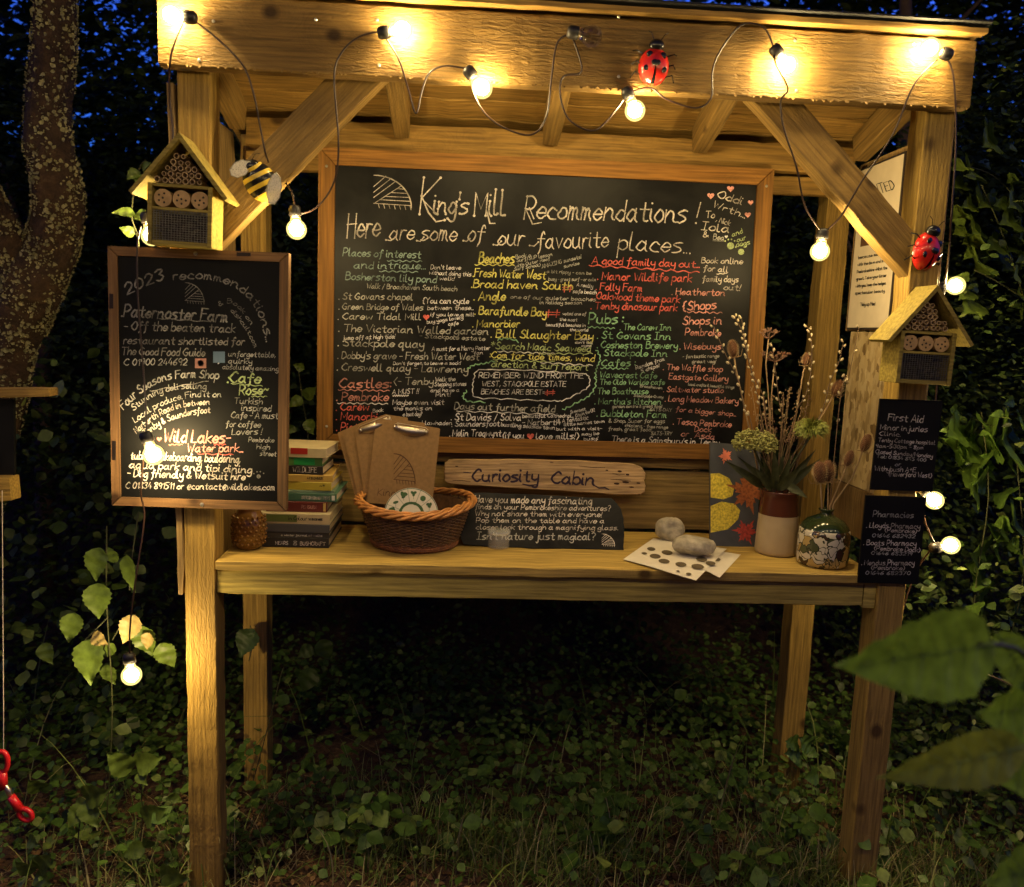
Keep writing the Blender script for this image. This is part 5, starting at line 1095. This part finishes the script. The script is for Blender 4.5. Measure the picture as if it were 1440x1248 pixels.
# ============================================================ INSECT HOUSES
CANE = plain('bamboo cane', (.42,.29,.15), .7, var=.25, bscale=200); DRK = plain('dark filler', (.02,.015,.01), .9); DISC = plain('log slice', (.50,.32,.14), .75, var=.2, bscale=150); WIRE = plain('wire mesh', (.25,.24,.2), .4, .8)
def insect_house(loc, label, w=.143, h=.134, ap=.088, d=.085, tilt=0.0):
    root = thing('insect_house', loc, label, 'insect house', 'insect houses on the front posts'); M0 = Matrix.Translation(Vector(loc)) @ Matrix.Rotation(tilt, 4, 'Y')
    t = .010; W2 = w/2
    def bx(name, mat, *a, c=.0008, kind=None):
        b = MB(); b.box(*a, c); o = b.build(name, mat, root, M0); 
        if kind: o['kind'] = kind
        return o
    bx('side_panel', W_house, -W2, -W2+t, 0, d, 0, h); bx('side_panel', W_house, W2-t, W2, 0, d, 0, h)
    bx('floor_panel', W_house, -W2+t+.0005, W2-t-.0005, .001, d, .001, t); bx('back_panel', W_house, -W2+t+.0005, W2-t-.0005, d-.008, d-.001, t+.0005, h+.02)
    bx('shelf', W_house, -W2+t+.0005, W2-t-.0005, .002, d-.009, h-.006, h+.001); bx('shelf', W_house, -W2+t+.0005, W2-t-.0005, .002, d-.009, h*.60-.003, h*.60+.003)
    # roof
    ov = .030; ex = W2+ov; sl_ = math.atan2(ap, W2); L_ = ex/math.cos(sl_)
    for s in (-1, 1):
        zb_ = h+.002; pk = Vector((0, 0, zb_+ap+.006)); dn = Vector((s*math.cos(sl_), 0, -math.sin(sl_))); up_ = Vector((s*math.sin(sl_), 0, math.cos(sl_)))
        b = MB(); a0 = pk - Vector((0,.012,0)); v0 = [a0, a0+dn*L_]; pts = []
        th = .009; o_ = .0 if s > 0 else th*.0
        q = [a0, a0+dn*L_, a0+dn*L_+up_*th, a0+up_*th]; q = [a0+dn*(0 if s < 0 else .0005), a0+dn*L_, a0+dn*L_+up_*th, Vector((s*.0004, a0.y, a0.z+th/math.cos(sl_)))]
        b.slab(q, Vector((0, d+.014, 0))); b.build('roof_panel', W_house, root, M0)
    b = MB(); b.add([(-W2+.006, d-.012, h+.002), (W2-.006, d-.012, h+.002), (0, d-.012, h+ap)], [(0,1,2)]); b.build('gable_back', DRK, root, M0)
    b = MB(); r_ = .0074; zz = h+.002+r_; row = 0
    while zz < h+ap-.008:
        half = (W2-.004)*(1-(zz-h)/ap)-r_*1.1; xx = -half + (r_ if row % 2 else 0)*.5
        while xx <= half:
            rr = r_*random.uniform(.72, 1.0); y0 = random.uniform(.004, .012)
            b.lathe([(rr, 0), (rr*.68, 0), (rr*.68, .03)], 9); 
            # rotate the freshly added cane to point out of the gable
            nv = 27; 
            for i in range(len(b.v)-nv, len(b.v)): vx, vy, vz = b.v[i]; b.v[i] = (xx+vx, y0+vz, zz+vy)
            b.lathe([(rr, 0), (rr, .05)], 9)
            for i in range(len(b.v)-18, len(b.v)): vx, vy, vz = b.v[i]; b.v[i] = (xx+vx, y0+vz, zz+vy)
            xx += r_*2.05
        zz += r_*1.8; row += 1
    tag(b.build('cane', CANE, root, M0), kind='stuff')
    bx('dark_lining', DRK, -W2+t+.001, W2-t-.001, d-.014, d-.010, t+.001, h-.008, c=0)
    hw = (w-2*t)/3; rr = min(hw/2, (h*.40-.010)/2)*.96
    for k_ in range(3):
        c = Vector((-W2+t+hw*(k_+.5), .010, h*.60+.003+rr+.001)); b = MB(); n_ = 20
        ring = [(c.x+rr*math.cos(2*PI*i/n_), c.y, c.z+rr*math.sin(2*PI*i/n_)) for i in range(n_)]; b.slab(ring, Vector((0, .05, 0))); lg = b.build('log_disc', DISC, root, M0)
        for j in range(5):
            a = j*2*PI/5+k_; rad = rr*.52 if j else 0; cc = (c.x+rad*math.cos(a), c.y-.0006, c.z+rad*math.sin(a)); b = MB()
            b.add([(cc[0]+rr*.13*math.cos(2*PI*i/8), cc[1], cc[2]+rr*.13*math.sin(2*PI*i/8)) for i in range(8)], [tuple(range(8))]); b.build('drilled_hole', DRK, lg, M0)
    b = MB(); x0, x1, z0, z1 = -W2+t, W2-t, t, h*.6-.003
    for i in range(19): x = x0+(x1-x0)*(i+.5)/19; b.box(x-.0004, x+.0004, .004, .0048, z0, z1)
    for i in range(13): z_ = z0+(z1-z0)*(i+.5)/13; b.box(x0, x1, .0049, .0057, z_-.0004, z_+.0004)
    tag(b.build('wire_mesh', WIRE, root, M0), kind='stuff')
    b = MB()
    for _ in range(90):
        x, z_ = random.uniform(x0+.004, x1-.004), random.uniform(z0+.002, z0+(z1-z0)*.8); b.box(x-.004, x+.004, random.uniform(.02,.04), .06, z_-.003, z_+.003)
    tag(b.build('bark_filling', plain('bark chips', (.05,.035,.02), .9), root, M0), kind='stuff')
YH = -.092
c = P(252, 346, YH); insect_house((c.x, YH, c.z), 'insect house lit yellow on one side, above the framed sign on the left post', tilt=.03)
c = P(1300, 541, YH); insect_house((c.x-.003, YH, c.z), 'insect house in shade above the First Aid sign on the right post', w=.138, h=.126, ap=.088, tilt=.02)

# ============================================================ ORNAMENTS
YEL = plain('yellow enamel', (.75,.52,.05), .3, var=.06); BLKG = plain('black gloss', (.012,.011,.010), .22); REDG = plain('red gloss', (.50,.018,.012), .22, var=.04)
c = P(366, 256, -.03); bee = thing('bee_ornament', c, 'striped metal bee ornament with pale wings on the left brace', 'ornament')
Mb = Matrix.Translation(c) @ Matrix.Rotation(-.50, 4, 'Y') @ Matrix.Rotation(.15, 4, 'X')
# body axis along local Z (tail down), built of bands
def band(z0, z1, mat, name='body_band', k_=1.0):
    b = MB(); pr = []
    for i in range(6):
        zz = z0+(z1-z0)*i/5; pr.append((.037*k_*math.sqrt(max(0, 1-(zz/.047)**2))+.0001, zz))
    b.lathe(pr, 24); v = [(x, y*.72, z) for x, y, z in b.v]; b.v = v; b.build(name, mat, bee, Mb, True)
for i, (a, b_) in enumerate(((-.047,-.027),(-.027,-.014),(-.014,-.004),(-.004,.008),(.008,.018),(.018,.034))): band(a, b_, BLKG if i % 2 else YEL)
b = MB(); b.ell((0,-.008,.036), .020, .017, .016, 16, 10); b.build('head', BLKG, bee, Mb, True)
b = MB(); b.lathe([(.0225,.026),(.026,.032),(.0225,.038),(.0195,.032),(.0225,.026)], 22); b.build('collar', YEL, bee, Mb, True)
wm, t, p = newmat('pierced wing'); p.inputs['Base Color'].default_value = (.62,.58,.48,1); p.inputs['Roughness'].default_value = .35; p.inputs['Metallic'].default_value = .4
vv = N(t, 'ShaderNodeTexVoronoi', i_Scale=260.0, feature='DISTANCE_TO_EDGE'); tc = N(t, 'ShaderNodeTexCoord'); t.links.new(tc.outputs['Object'], vv.inputs['Vector']); rr_ = ramp(t, vv.outputs['Distance'], [(.1, 1.0), (.25, 0.6)]); t.links.new(rr_.outputs[0], p.inputs['Alpha'])
for q in ([(352,228),(340,225),(330,229),(323,239),(325,247),(334,250),(345,246),(352,238)], [(383,246),(389,243),(394,250),(396,264),(393,279),(386,288),(378,286),(375,274),(377,258)]):
    b = MB(); pts = [P(x, y, -.058) for x, y in q]; b.slab(pts, Vector((0,.0008,0))); b.build('wing', wm, bee); b = MB(); b.tube(pts+[pts[0]], .0011, 5); b.build('wing_rim', WIRE, bee)
for s in (-1, 1):
    b = MB(); h0 = Mb @ Vector((s*.008,-.01,.048)); b.tube([h0, h0+Vector((s*.006+.004,-.01,.012)), h0+Vector((s*.012+.010,-.012,.014))], .0009, 5); b.build('antenna', BLKG, bee)
def ladybird(px, y, ang, s, label, side=0):
    c = P(*px, y); root = thing('ladybird_ornament', c, label, 'ornament', 'red ladybird ornaments'); M = Matrix.Translation(c) @ Matrix.Rotation(ang, 4, 'Y') @ Matrix.Rotation(side, 4, 'Z')
    for k_ in (-1, 1):
        b = MB(); n, m = 20, 10; vs = []
        for i in range(m+1):
            t_ = i/m*PI/2
            for j in range(n+1):
                a = -PI/2+PI*j/n; vs.append((k_*(.0008+.027*s*math.cos(t_)*math.cos(a)), -.022*s*math.sin(t_), .033*s*math.cos(t_)*math.sin(a)))
        b.add(vs, [(i*(n+1)+j, i*(n+1)+j+1, (i+1)*(n+1)+j+1, (i+1)*(n+1)+j) for i in range(m) for j in range(n)])
        Mk = M @ Matrix.Translation(Vector((0,0,-.0))) @ Matrix.Rotation(k_*-.10, 4, 'Y'); b.build('wing_case', REDG, root, Mk, True)
        for (sx, sz, r_) in ((.50,.42,.0062),(.55,-.30,.0055),(.12,.02,.0052)):
            x, z_ = sx*.027*s*k_, sz*.033*s; yy = -.022*s*math.sqrt(max(0, 1-sx*sx-sz*sz))-.0004; b = MB(); b.ell((x, yy, z_), r_*s, .0022, r_*s, 10, 6); b.build('spot', BLKG, root, Mk, True)
    b = MB(); b.ell((0,-.008*s,.034*s), .014*s, .010*s, .011*s, 14, 8); b.build('head', BLKG, root, M, True)
    b = MB(); b.ell((0,-.002,0), .025*s, .010*s, .030*s, 16, 8); b.build('underbody', BLKG, root, M, True)
    for k_ in (-1, 1):
        for z_ in (-.018, 0, .018):
            b = MB(); b.tube([M @ Vector((k_*.02*s, -.004, z_*s)), M @ Vector((k_*.034*s, -.010, (z_+.004)*s)), M @ Vector((k_*.040*s, .002, (z_*1.3)*s))], .0012*s, 5); b.build('leg', BLKG, root)
        b = MB(); b.tube([M @ Vector((k_*.006*s, -.012, .042*s)), M @ Vector((k_*.012*s, -.016, .052*s)), M @ Vector((k_*.018*s, -.014, .056*s))], .0009, 5); b.build('antenna', BLKG, root)
ladybird((919,94), -.045, .06, 1.28, 'red ladybird ornament in the middle of the fascia board')
ladybird((1300,354), -.010, .15, 1.42, 'red ladybird ornament on the right post beside the brace', .35)

# ============================================================ FESTOON LIGHTS
bulbm, t, p = newmat('glowing filament core'); em = N(t, 'ShaderNodeEmission'); em.inputs[0].default_value = (1.0, .735, .33, 1); em.inputs[1].default_value = BULB_L*2.1; t.links.new(em.outputs[0], t.nodes['Material Output'].inputs[0])
bulbm.cycles.emission_sampling = 'FRONT_BACK'
shell, t, p = newmat('glowing bulb globe'); em = N(t, 'ShaderNodeEmission'); em.inputs[0].default_value = (1.0, .76, .22, 1); em.inputs[1].default_value = 1.9
tp = N(t, 'ShaderNodeBsdfTransparent'); mx = N(t, 'ShaderNodeMixShader', i_0=.30); t.links.new(tp.outputs[0], mx.inputs[1]); t.links.new(em.outputs[0], mx.inputs[2]); gls = N(t, 'ShaderNodeBsdfGlossy', i_Roughness=.05); m3 = N(t, 'ShaderNodeMixShader', i_0=.05)
t.links.new(mx.outputs[0], m3.inputs[1]); t.links.new(gls.outputs[0], m3.inputs[2]); t.links.new(m3.outputs[0], t.nodes['Material Output'].inputs[0]); shell.cycles.emission_sampling = 'NONE'
clr, t, p = newmat('clear bulb glass'); p.inputs['Base Color'].default_value = (1,1,1,1); p.inputs['Roughness'].default_value = .02; p.inputs['Transmission Weight'].default_value = 1.0; p.inputs['IOR'].default_value = 1.3
SOCK = plain('black socket', (.015,.013,.012), .45); CAB = plain('brown cable', (.028,.013,.008), .4); BRS = plain('brass cap', (.55,.40,.18), .3, 1.0)
def bulb(px, y, sock, label, lit=True, r=.0235):
    c = P(*px, y); s = P(*sock, y); ax = (s-c).normalized(); root = thing('light_bulb', c, label, 'light bulb', 'festoon bulbs on the stall'); M = frame(c, ax) @ Matrix.Rotation(PI/2, 4, 'Y')
    b = MB(); pr = [(r*math.cos(a), r*math.sin(a)) for a in [-PI/2+PI*.78*i/12 for i in range(13)]]; pr = [(max(x, .0002), z) for x, z in pr]
    zt_ = pr[-1][1]; b.lathe(pr+[(.0125, r*.88), (.0115, r*1.15)], 22); b.build('globe', shell if lit else clr, root, M, True)
    if lit: b = MB(); b.ell((0,0,.001), .0165, .0165, .0165, 16, 10); b.build('glowing_core', bulbm, root, M, True)
    b = MB(); b.lathe([(.0108,r*1.15),(.0118,r*1.18),(.0118,r*1.42),(.0105,r*1.45),(0,r*1.46)], 16); b.build('cap', BRS, root, M, True)
    b = MB(); b.lathe([(.0125,r*1.3),(.0145,r*1.36),(.0145,r*2.1),(.011,r*2.35),(.008,r*2.4),(0,r*2.4)], 16); b.build('socket', SOCK, root, M, True)
    if not lit:
        b = MB(); b.tube([(.004,0,r*1.1),(.005,0,0),(-.005,0,0),(-.004,0,r*1.1)], .0005, 4); b.tube([(0,0,r*1.1),(0,0,r*.2)], .002, 6); b.build('filament', BRS, root, M)
    return M @ Vector((0,0,r*2.3))
YB = -.072
Bs = [((240,21), YB, (262,24), 'lit bulb at the top left end of the fascia'),
 ((566,42), YB, (540,46), 'very bright bulb lying on the fascia above the left brace'),
 ((678,124), YB+.01, (662,104), 'lit bulb tucked under the fascia edge left of centre'),
 ((893,156), YB+.02, (884,134), 'lit bulb hanging under the fascia below the ladybird'),
 ((1108,92), YB, (1090,70), 'very bright bulb on the fascia above the right brace'),
 ((1307,68), YB, (1330,76), 'lit bulb at the top right end of the fascia'),
 ((417,323), .0, (415,300), 'lit bulb hanging beside the left edge of the big chalkboard'),
 ((1153,354), .03, (1157,330), 'lit bulb hanging in front of the right back post'),
 ((1344,402), .10, (1330,404), 'lit bulb beside the apex of the right insect house'),
 ((1314,704), .02, (1300,690), 'lit bulb between the two small black signs'),
 ((1337,767), .03, (1318,770), 'lit bulb lowest on the right, among the bushes'),
 ((185,950), -.10, (182,928), 'lit bulb hanging alone low on the left, in front of the bramble leaves'),
 ((216,640), -.125, (207,618), 'lit bulb hanging in front of the framed sign'),
 ((213,332), .01, (207,308), 'lit bulb half hidden behind the left insect house')]
for a in Bs: bulb(*a)
bulb((832,51), YB, (812,47), 'unlit clear bulb on the fascia between centre and ladybird', False)
for i_, (x_, z_) in enumerate(((-1.6,2.42),(-.85,2.30),(-.25,2.245),(.30,2.215),(.84,2.21),(1.38,2.215),(1.95,2.245),(2.55,2.31),(3.3,2.44))):     # unseen second string, added above the view as front fill light
    p_ = Vector((x_, -1.30-.02*i_, z_)); r_ = .0235; root = thing('light_bulb', p_, ('first','second','third','fourth','fifth','sixth','seventh','eighth','last')[i_]+' bulb from the left on the unseen fill string added over the clearing', 'light bulb', 'unseen bulbs added as front fill over the clearing'); M_ = Matrix.Translation(p_)
    b = MB(); b.ell((0,0,0), r_, r_, r_, 18, 12); b.build('globe', shell, root, M_, True); b = MB(); b.ell((0,0,0), .0165, .0165, .0165, 14, 10); b.build('glowing_core', bulbm, root, M_, True)
    b = MB(); b.lathe([(.0125,r_*.9),(.0145,r_*1.2),(.0145,r_*2.1),(.008,r_*2.4),(0,r_*2.4)], 14); b.build('socket', SOCK, root, M_, True)
def cable(pts, label, r=.0023):
    w_ = [P(a, b_, y) for a, b_, y in pts]; q = [Vector(v) for v in cr([tuple(v) for v in w_], 6)]; b = MB(); b.tube(q, r, 7)
    # moulded clip marks along the flex
    o = b.build('string_cable', CAB, None, smooth=True, center=True); tag(o, label, 'cable', 'festoon cables')
F = -.052
cable([(262,22,F),(300,50,F),(340,90,F),(356,130,-.05),(366,180,-.03),(375,222,-.02),(384,236,.06),(410,270,.01),(414,300,.0)], 'cable looping from the top left bulb down to the bee')
cable([(416,302,.0),(445,292,.0),(470,255,-.02),(476,200,-.04),(470,110,F),(480,75,F),(505,52,F),(537,44,F)], 'cable rising past the chalkboard corner to the very bright left bulb')
cable([(537,46,F),(560,82,F),(574,125,-.05),(585,160,-.05),(593,130,-.05),(603,104,F),(625,93,F),(658,97,F)], 'cable dipping in a V under the left half of the fascia')
cable([(660,106,F),(672,145,-.05),(700,175,-.05),(745,190,-.05),(768,165,-.05),(776,105,F),(785,58,F),(812,46,F)], 'cable sagging under the fascia to the unlit bulb')
cable([(806,55,F),(818,100,F),(792,108,F),(788,135,-.05),(800,168,-.05),(830,184,-.05),(852,172,-.05),(884,130,-.05)], 'cable hanging in a loop left of the bulb under the ladybird')
cable([(886,130,-.05),(915,124,-.05),(938,140,-.05),(978,152,-.05),(1000,138,-.05),(1002,100,F),(1014,70,F),(1042,36,-.062),(1073,38,-.062),(1088,66,F)], 'cable crossing from the ladybird bulb up over the fascia edge')
cable([(1086,68,F),(1092,92,-.098),(1108,125,-.09),(1098,142,-.06),(1102,180,-.045),(1120,235,-.03),(1132,290,.0),(1156,328,.03)], 'thin cable running down across the right brace')
cable([(1158,328,.03),(1182,305,.0),(1212,255,-.03),(1255,190,-.045),(1285,120,F),(1318,84,F)], 'cable swung from the back post bulb up to the right end of the fascia')
cable([(1330,80,F),(1341,110,F),(1344,200,-.03),(1338,300,-.02),(1334,360,.03),(1328,404,.10)], 'cable running down the outer edge of the right post')
cable([(1328,404,.10),(1322,470,.09),(1316,560,.09),(1308,640,.04),(1299,690,.02),(1300,730,.03),(1316,769,.03)], 'cable behind the right insect house down to the lowest bulbs')
cable([(260,24,F),(240,80,F),(239,140,-.01),(243,200,-.01),(225,290,-.01),(207,308,.01)], 'doubled cable falling left of the left post to the insect house')
cable([(198,318,-.04),(193,345,-.06),(194,420,-.062),(203,540,-.07),(207,616,-.125)], 'thin cable hanging down the face of the framed sign', .002)
cable([(205,620,-.12),(198,690,-.065),(203,730,-.06),(190,820,-.09),(183,880,-.1),(182,928,-.1)], 'cable dropping from the framed sign to the low left bulb', .002)
cable([(1312,770,.03),(1290,800,.08),(1272,850,.085),(1268,885,.07),(1330,930,.02),(1376,945,-.1),(1410,958,-.15),(1460,985,-.2)], 'cable trailing away low on the right edge of the photo')

b = MB(); b.tube([Vector(v) for v in cr([(-3.0,-1.26,2.9),(-1.6,-1.30,2.48),(-.95,-1.32,2.37),(-.45,-1.34,2.32),(.0,-1.36,2.29),(.42,-1.38,2.275),(.84,-1.40,2.27),(1.26,-1.42,2.275),(1.70,-1.44,2.29),(2.15,-1.46,2.32),(2.65,-1.48,2.38),(3.3,-1.50,2.50),(4.6,-1.54,2.95)], 6)], .0028, 7); tag(b.build('string_cable', CAB, None, smooth=True, center=True), 'cable of the unseen fill string added over the clearing', 'cable')  # flex carrying the added, unseen fill bulbs
# ============================================================ PLANTS ONE CAN TELL APART
VEIN = plain('leaf vein', (.16,.24,.07), .5)
def veins(parent, base, tip, width, nrm, curl=.12, fold=.15):
    ax = tip-base; L_ = ax.length; ax = ax.normalized(); nz = Vector(nrm); nz = (nz-ax*nz.dot(ax)).normalized(); sx = ax.cross(nz); b = MB()
    def at(t_, s):
        wv = math.sin(PI*min(1, t_*1.02)**.72)**.9*(1-.25*t_); return base+ax*(L_*t_)+sx*wv*width/2*s+nz*(abs(s)*width*fold*wv-curl*L_*t_*t_+.0006)
    b.tube([at(i/12, 0) for i in range(12)], [.0011-.00007*i for i in range(12)], 5)
    for i in range(1, 8):
        for s in (-1, 1): b.tube([at(.09*i+.02, 0), at(.09*i+.06, s*.4), at(min(.97, .09*i+.13), s*.88)], [.0006, .0005, .0003], 4)
    tag(b.build('veins', VEIN, parent), kind='stuff')
def plant(name, label, stems, leaves, mats=(LF_vine,), cat='plant', grp=None, wr=.8, stem_r=.0016, n=16, serr=.07):
    """stems: lists of (px,py,y); leaves: (base px, tip px, y0, y1, material index)"""
    root = thing(name, P(*stems[0][0]), label, cat, grp)
    for s in stems:
        q = [Vector(v) for v in cr([tuple(P(*a)) for a in s], 4)]; b = MB(); b.tube(q, stem_r, 5); b.build('stem', STEM, root)
    for lf in leaves:
        a, c, y0, y1, mi = lf[:5]; pa, pc = P(*a, y0), P(*c, y1); L_ = (pc-pa).length
        leafobj('leaf', pa, pc, L_*(lf[5] if len(lf) > 5 else wr), mats[mi], root, nrm=(nv_ := (random.uniform(-.25,.25), -1, random.uniform(.0,.5))), n=n, serr=serr)
        if n > 20: veins(root, pa, pc, L_*(lf[5] if len(lf) > 5 else wr), nv_)
plant('bramble', 'hanging bramble leaves around the low left bulb', [[(150,1150,.1),(158,1000,.06),(150,850,.05),(150,760,.06),(150,740,.06)],[(158,900,.05),(176,870,.02)],[(150,870,.05),(120,900,.0)],[(195,720,.1),(185,790,.08),(182,830,.08)]],
 [((140,770),(132,818),.05,.03,0),((137,820),(138,872),.04,.02,0),((105,862),(95,905),.02,0,0),((128,898),(124,965),.0,-.04,0,.75),((130,893),(150,907),.0,-.02,1),((190,865),(172,907),.03,.01,1,.75),((178,780),(186,835),.08,.06,0,.45),((198,880),(212,925),.1,.1,0),((60,905),(72,935),.1,.08,0),((160,905),(150,925),.06,.06,0),((210,890),(205,915),.08,.08,1),
  ((60,1110),(40,1100),.15,.1,0),((225,905),(245,940),.12,.12,0),((150,935),(160,965),.1,.1,0),((165,790),(150,770),.1,.1,0)], (LF_vine, LF_pale))
plant('bramble', 'broad lobed leaves at ground level left of the left post', [[(120,1240,.02),(110,1180,.02),(118,1130,.02)],[(190,1240,.03),(200,1150,.02),(195,1080,.02)],[(60,1260,.0),(50,1230,.0)]],
 [((185,1085),(150,1060),.02,-.01,0),((190,1075),(225,1068),.02,-.01,0),((195,1085),(205,1105),.02,-.01,0),((118,1130),(95,1165),.02,-.02,0),((120,1125),(135,1165),.02,-.02,0),((118,1120),(150,1115),.02,-.02,0),((200,1150),(232,1140),.02,-.01,0),((215,1190),(200,1180),.02,0,0),((205,1190),(170,1205),.02,0,0),
  ((50,1225),(20,1215),0,-.03,0),((52,1222),(68,1205),0,-.03,0),((50,1230),(70,1245),0,-.03,0),((40,1180),(52,1190),0,-.03,0),((225,1225),(262,1240),-.02,-.06,0),((250,1120),(232,1125),.05,.04,0),((240,1120),(256,1128),.05,.04,0)], (LF_vine,))
plant('climbing_leaf', 'lit heart shaped leaves behind the left insect house', [[(200,420,.1),(195,340,.08),(185,300,.06),(195,240,.06),(205,225,.05)]], [((195,240),(178,252),.06,.04,0),((200,238),(210,228),.06,.04,0),((200,245),(192,262),.06,.04,0),((190,300),(158,298),.06,.02,0,.55),((192,300),(210,310),.06,.04,0),((190,330),(168,320),.08,.06,0)], (LF_vine,))
plant('climbing_leaf', 'green leaves in the dark gap above the books', [[(435,640,.62),(432,600,.6),(425,560,.6),(420,520,.6)]], [((432,590),(440,612),.58,.56,0),((425,560),(405,572),.58,.56,0),((428,560),(444,545),.6,.58,0),((415,600),(402,610),.6,.58,0),((428,520),(412,512),.6,.6,0)], (LF_vine,))
plant('climbing_leaf', 'ragged dark leaf hanging in front of the left back post', [[(350,1120,.5),(372,1040,.45),(395,950,.4),(400,940,.4)],[(352,880,.42),(356,900,.42),(350,930,.42)]], [((356,885),(336,925),.42,.38,0,.9),((352,885),(358,900),.42,.4,0),((440,910),(418,925),.7,.68,0,.9),((440,940),(425,975),.7,.68,0,.9),((450,900),(465,930),.7,.7,0)], (LF_hedge, LF_vine))
plant('coin_leaf_plant', 'round coin leaves glowing beside the right back post', [[(1150,1130,.3),(1140,1080,.28),(1132,1045,.26)],[(1140,1080,.28),(1118,1050,.26)]], [((1140,1050),(1126,1038),.26,.24,0,1.1),((1122,1045),(1106,1043),.26,.24,0,1.1),((1125,1060),(1105,1060),.26,.24,0,1.1),((1135,1055),(1150,1065),.26,.24,0,1.1),((1150,1090),(1132,1095),.26,.24,0,1.1)], (LF_cover,))
rb = []
for _ in range(70):
    x = random.uniform(1355, 1450); y = random.gauss(300, 70); s = random.uniform(9, 17); a = random.uniform(-.9, .7); rb.append(((x, y), (x+s*math.cos(a)*random.choice((-1,1)), y-s*math.sin(a)), .25+random.random()*.3, .22+random.random()*.3, 0, .45))
plant('leafy_shrub', 'pale small leaved shrub branches lit at the upper right edge', [[(1470,520,.4),(1440,420,.4),(1410,330,.35),(1380,260,.3)],[(1440,420,.4),(1400,395,.35),(1370,380,.3)],[(1450,300,.4),(1400,250,.4),(1365,235,.35)]], rb, (LF_vine,), 'shrub')
rb = []
for _ in range(60):
    x = random.uniform(1335, 1450); y = random.uniform(560, 860); s = random.uniform(9, 20); a = random.uniform(-.9, .9); rb.append(((x, y), (x+s*math.cos(a)*random.choice((-1,1)), y+s*math.sin(a)), .2+random.random()*.3, .2+random.random()*.3, 0, .6))
plant('leafy_shrub', 'shaded shrub leaves beside the two lowest right bulbs', [[(1380,1000,.3),(1370,850,.3),(1390,700,.3),(1380,580,.3)],[(1420,900,.3),(1440,800,.3),(1430,650,.3)]], rb, (LF_cover,), 'shrub')
# big soft leaves close to the lens, right edge
plant('hazel_branch', 'big out of focus hazel leaves reaching in from the right edge', [[(1500,1300,-1.15),(1480,1150,-1.18),(1470,1000,-1.2),(1440,920,-1.22),(1375,905,-1.25)],[(1480,1100,-1.2),(1440,1050,-1.22)]],
 [((1396,905),(1190,945),-1.25,-1.28,0,.60),((1400,890),(1470,990),-1.2,-1.18,0,.4),((1440,1050),(1250,1100),-1.22,-1.26,1,.36),((1460,990),(1390,1010),-1.15,-1.2,0,.9),((1490,1060),(1410,1100),-1.15,-1.2,0,.9),((1500,1210),(1395,1245),-1.15,-1.18,0,.7)], (LF_hazel, leafmat('yellow green hazel leaf', [(0,(.16,.20,.03)),(1,(.2,.24,.04))], .45, .4)), 'branch', None, .7, .003, 30, .03)

# ============================================================ LEFT EDGE: bar, block, hanging red scissors
rt_ = thing('hanging_rack', P(10, 620, .1), 'small timber rack with dark panel cut by the left edge of the photo', 'rack')
p0, p1 = P(-60, 553, .1), P(75, 551, .1); beam('top_rail', p0, p1, .05, .022, W_brace, rt_)
p0, p1 = P(-60, 687, .1), P(21, 686, .1); beam('bottom_block', p0, p1, .05, .062, W_post, rt_)
b = MB(); b.slab([P(-60,562,.115), P(19,562,.115), P(20,670,.115), P(-60,670,.115)], Vector((0,.01,0))); b.build('dark_panel', B_small, rt_)
b = MB(); b.slab([P(-60,562,.118), P(-45,562,.118), P(-45,1150,.118), P(-60,1150,.118)], Vector((0,.06,0))); b.build('upright', W_post, rt_)
RP_ = plain('red plastic', (.55,.015,.02), .28, var=.05)
sc_r = thing('red_scissors', P(15, 1150, -.05), 'red handled scissors hanging on a string at the left edge', 'scissors'); ys = -.05
def loop(cx_, cy_, a, b_, rot, name):
    pts = [P(cx_+a*math.cos(t_)*math.cos(rot)-b_*math.sin(t_)*math.sin(rot), cy_+a*math.cos(t_)*math.sin(rot)+b_*math.sin(t_)*math.cos(rot), ys) for t_ in [2*PI*i/24 for i in range(25)]]
    b = MB(); b.tube(pts, .0065, 8, caps=False); b.build(name, RP_, sc_r, smooth=True)
loop(2, 1072, 9, 15, 0, 'handle'); loop(36, 1146, 10, 7, .6, 'handle')
b = MB(); b.tube([P(4,1086,ys), P(4,1108,ys)], [.010,.012], 8); b.build('grip', RP_, sc_r, smooth=True); b = MB(); b.tube([P(15,1120,ys), P(28,1138,ys)], [.010,.011], 8); b.build('grip', RP_, sc_r, smooth=True)
b = MB(); b.tube([P(4,1100,ys), P(12,1112,ys), P(17,1124,ys)], [.006,.008,.006], 8); b.build('pivot', CHR, sc_r, smooth=True)
b = MB(); b.tube([P(3,690,.06), P(4,850,.0), P(5,1000,-.05), P(5,1058,-.05)], .0010, 5); tag(b.build('hanging_string', plain('pale string', (.5,.42,.35), .8), None, center=True), 'thin pale string from which the red scissors hang', 'string')
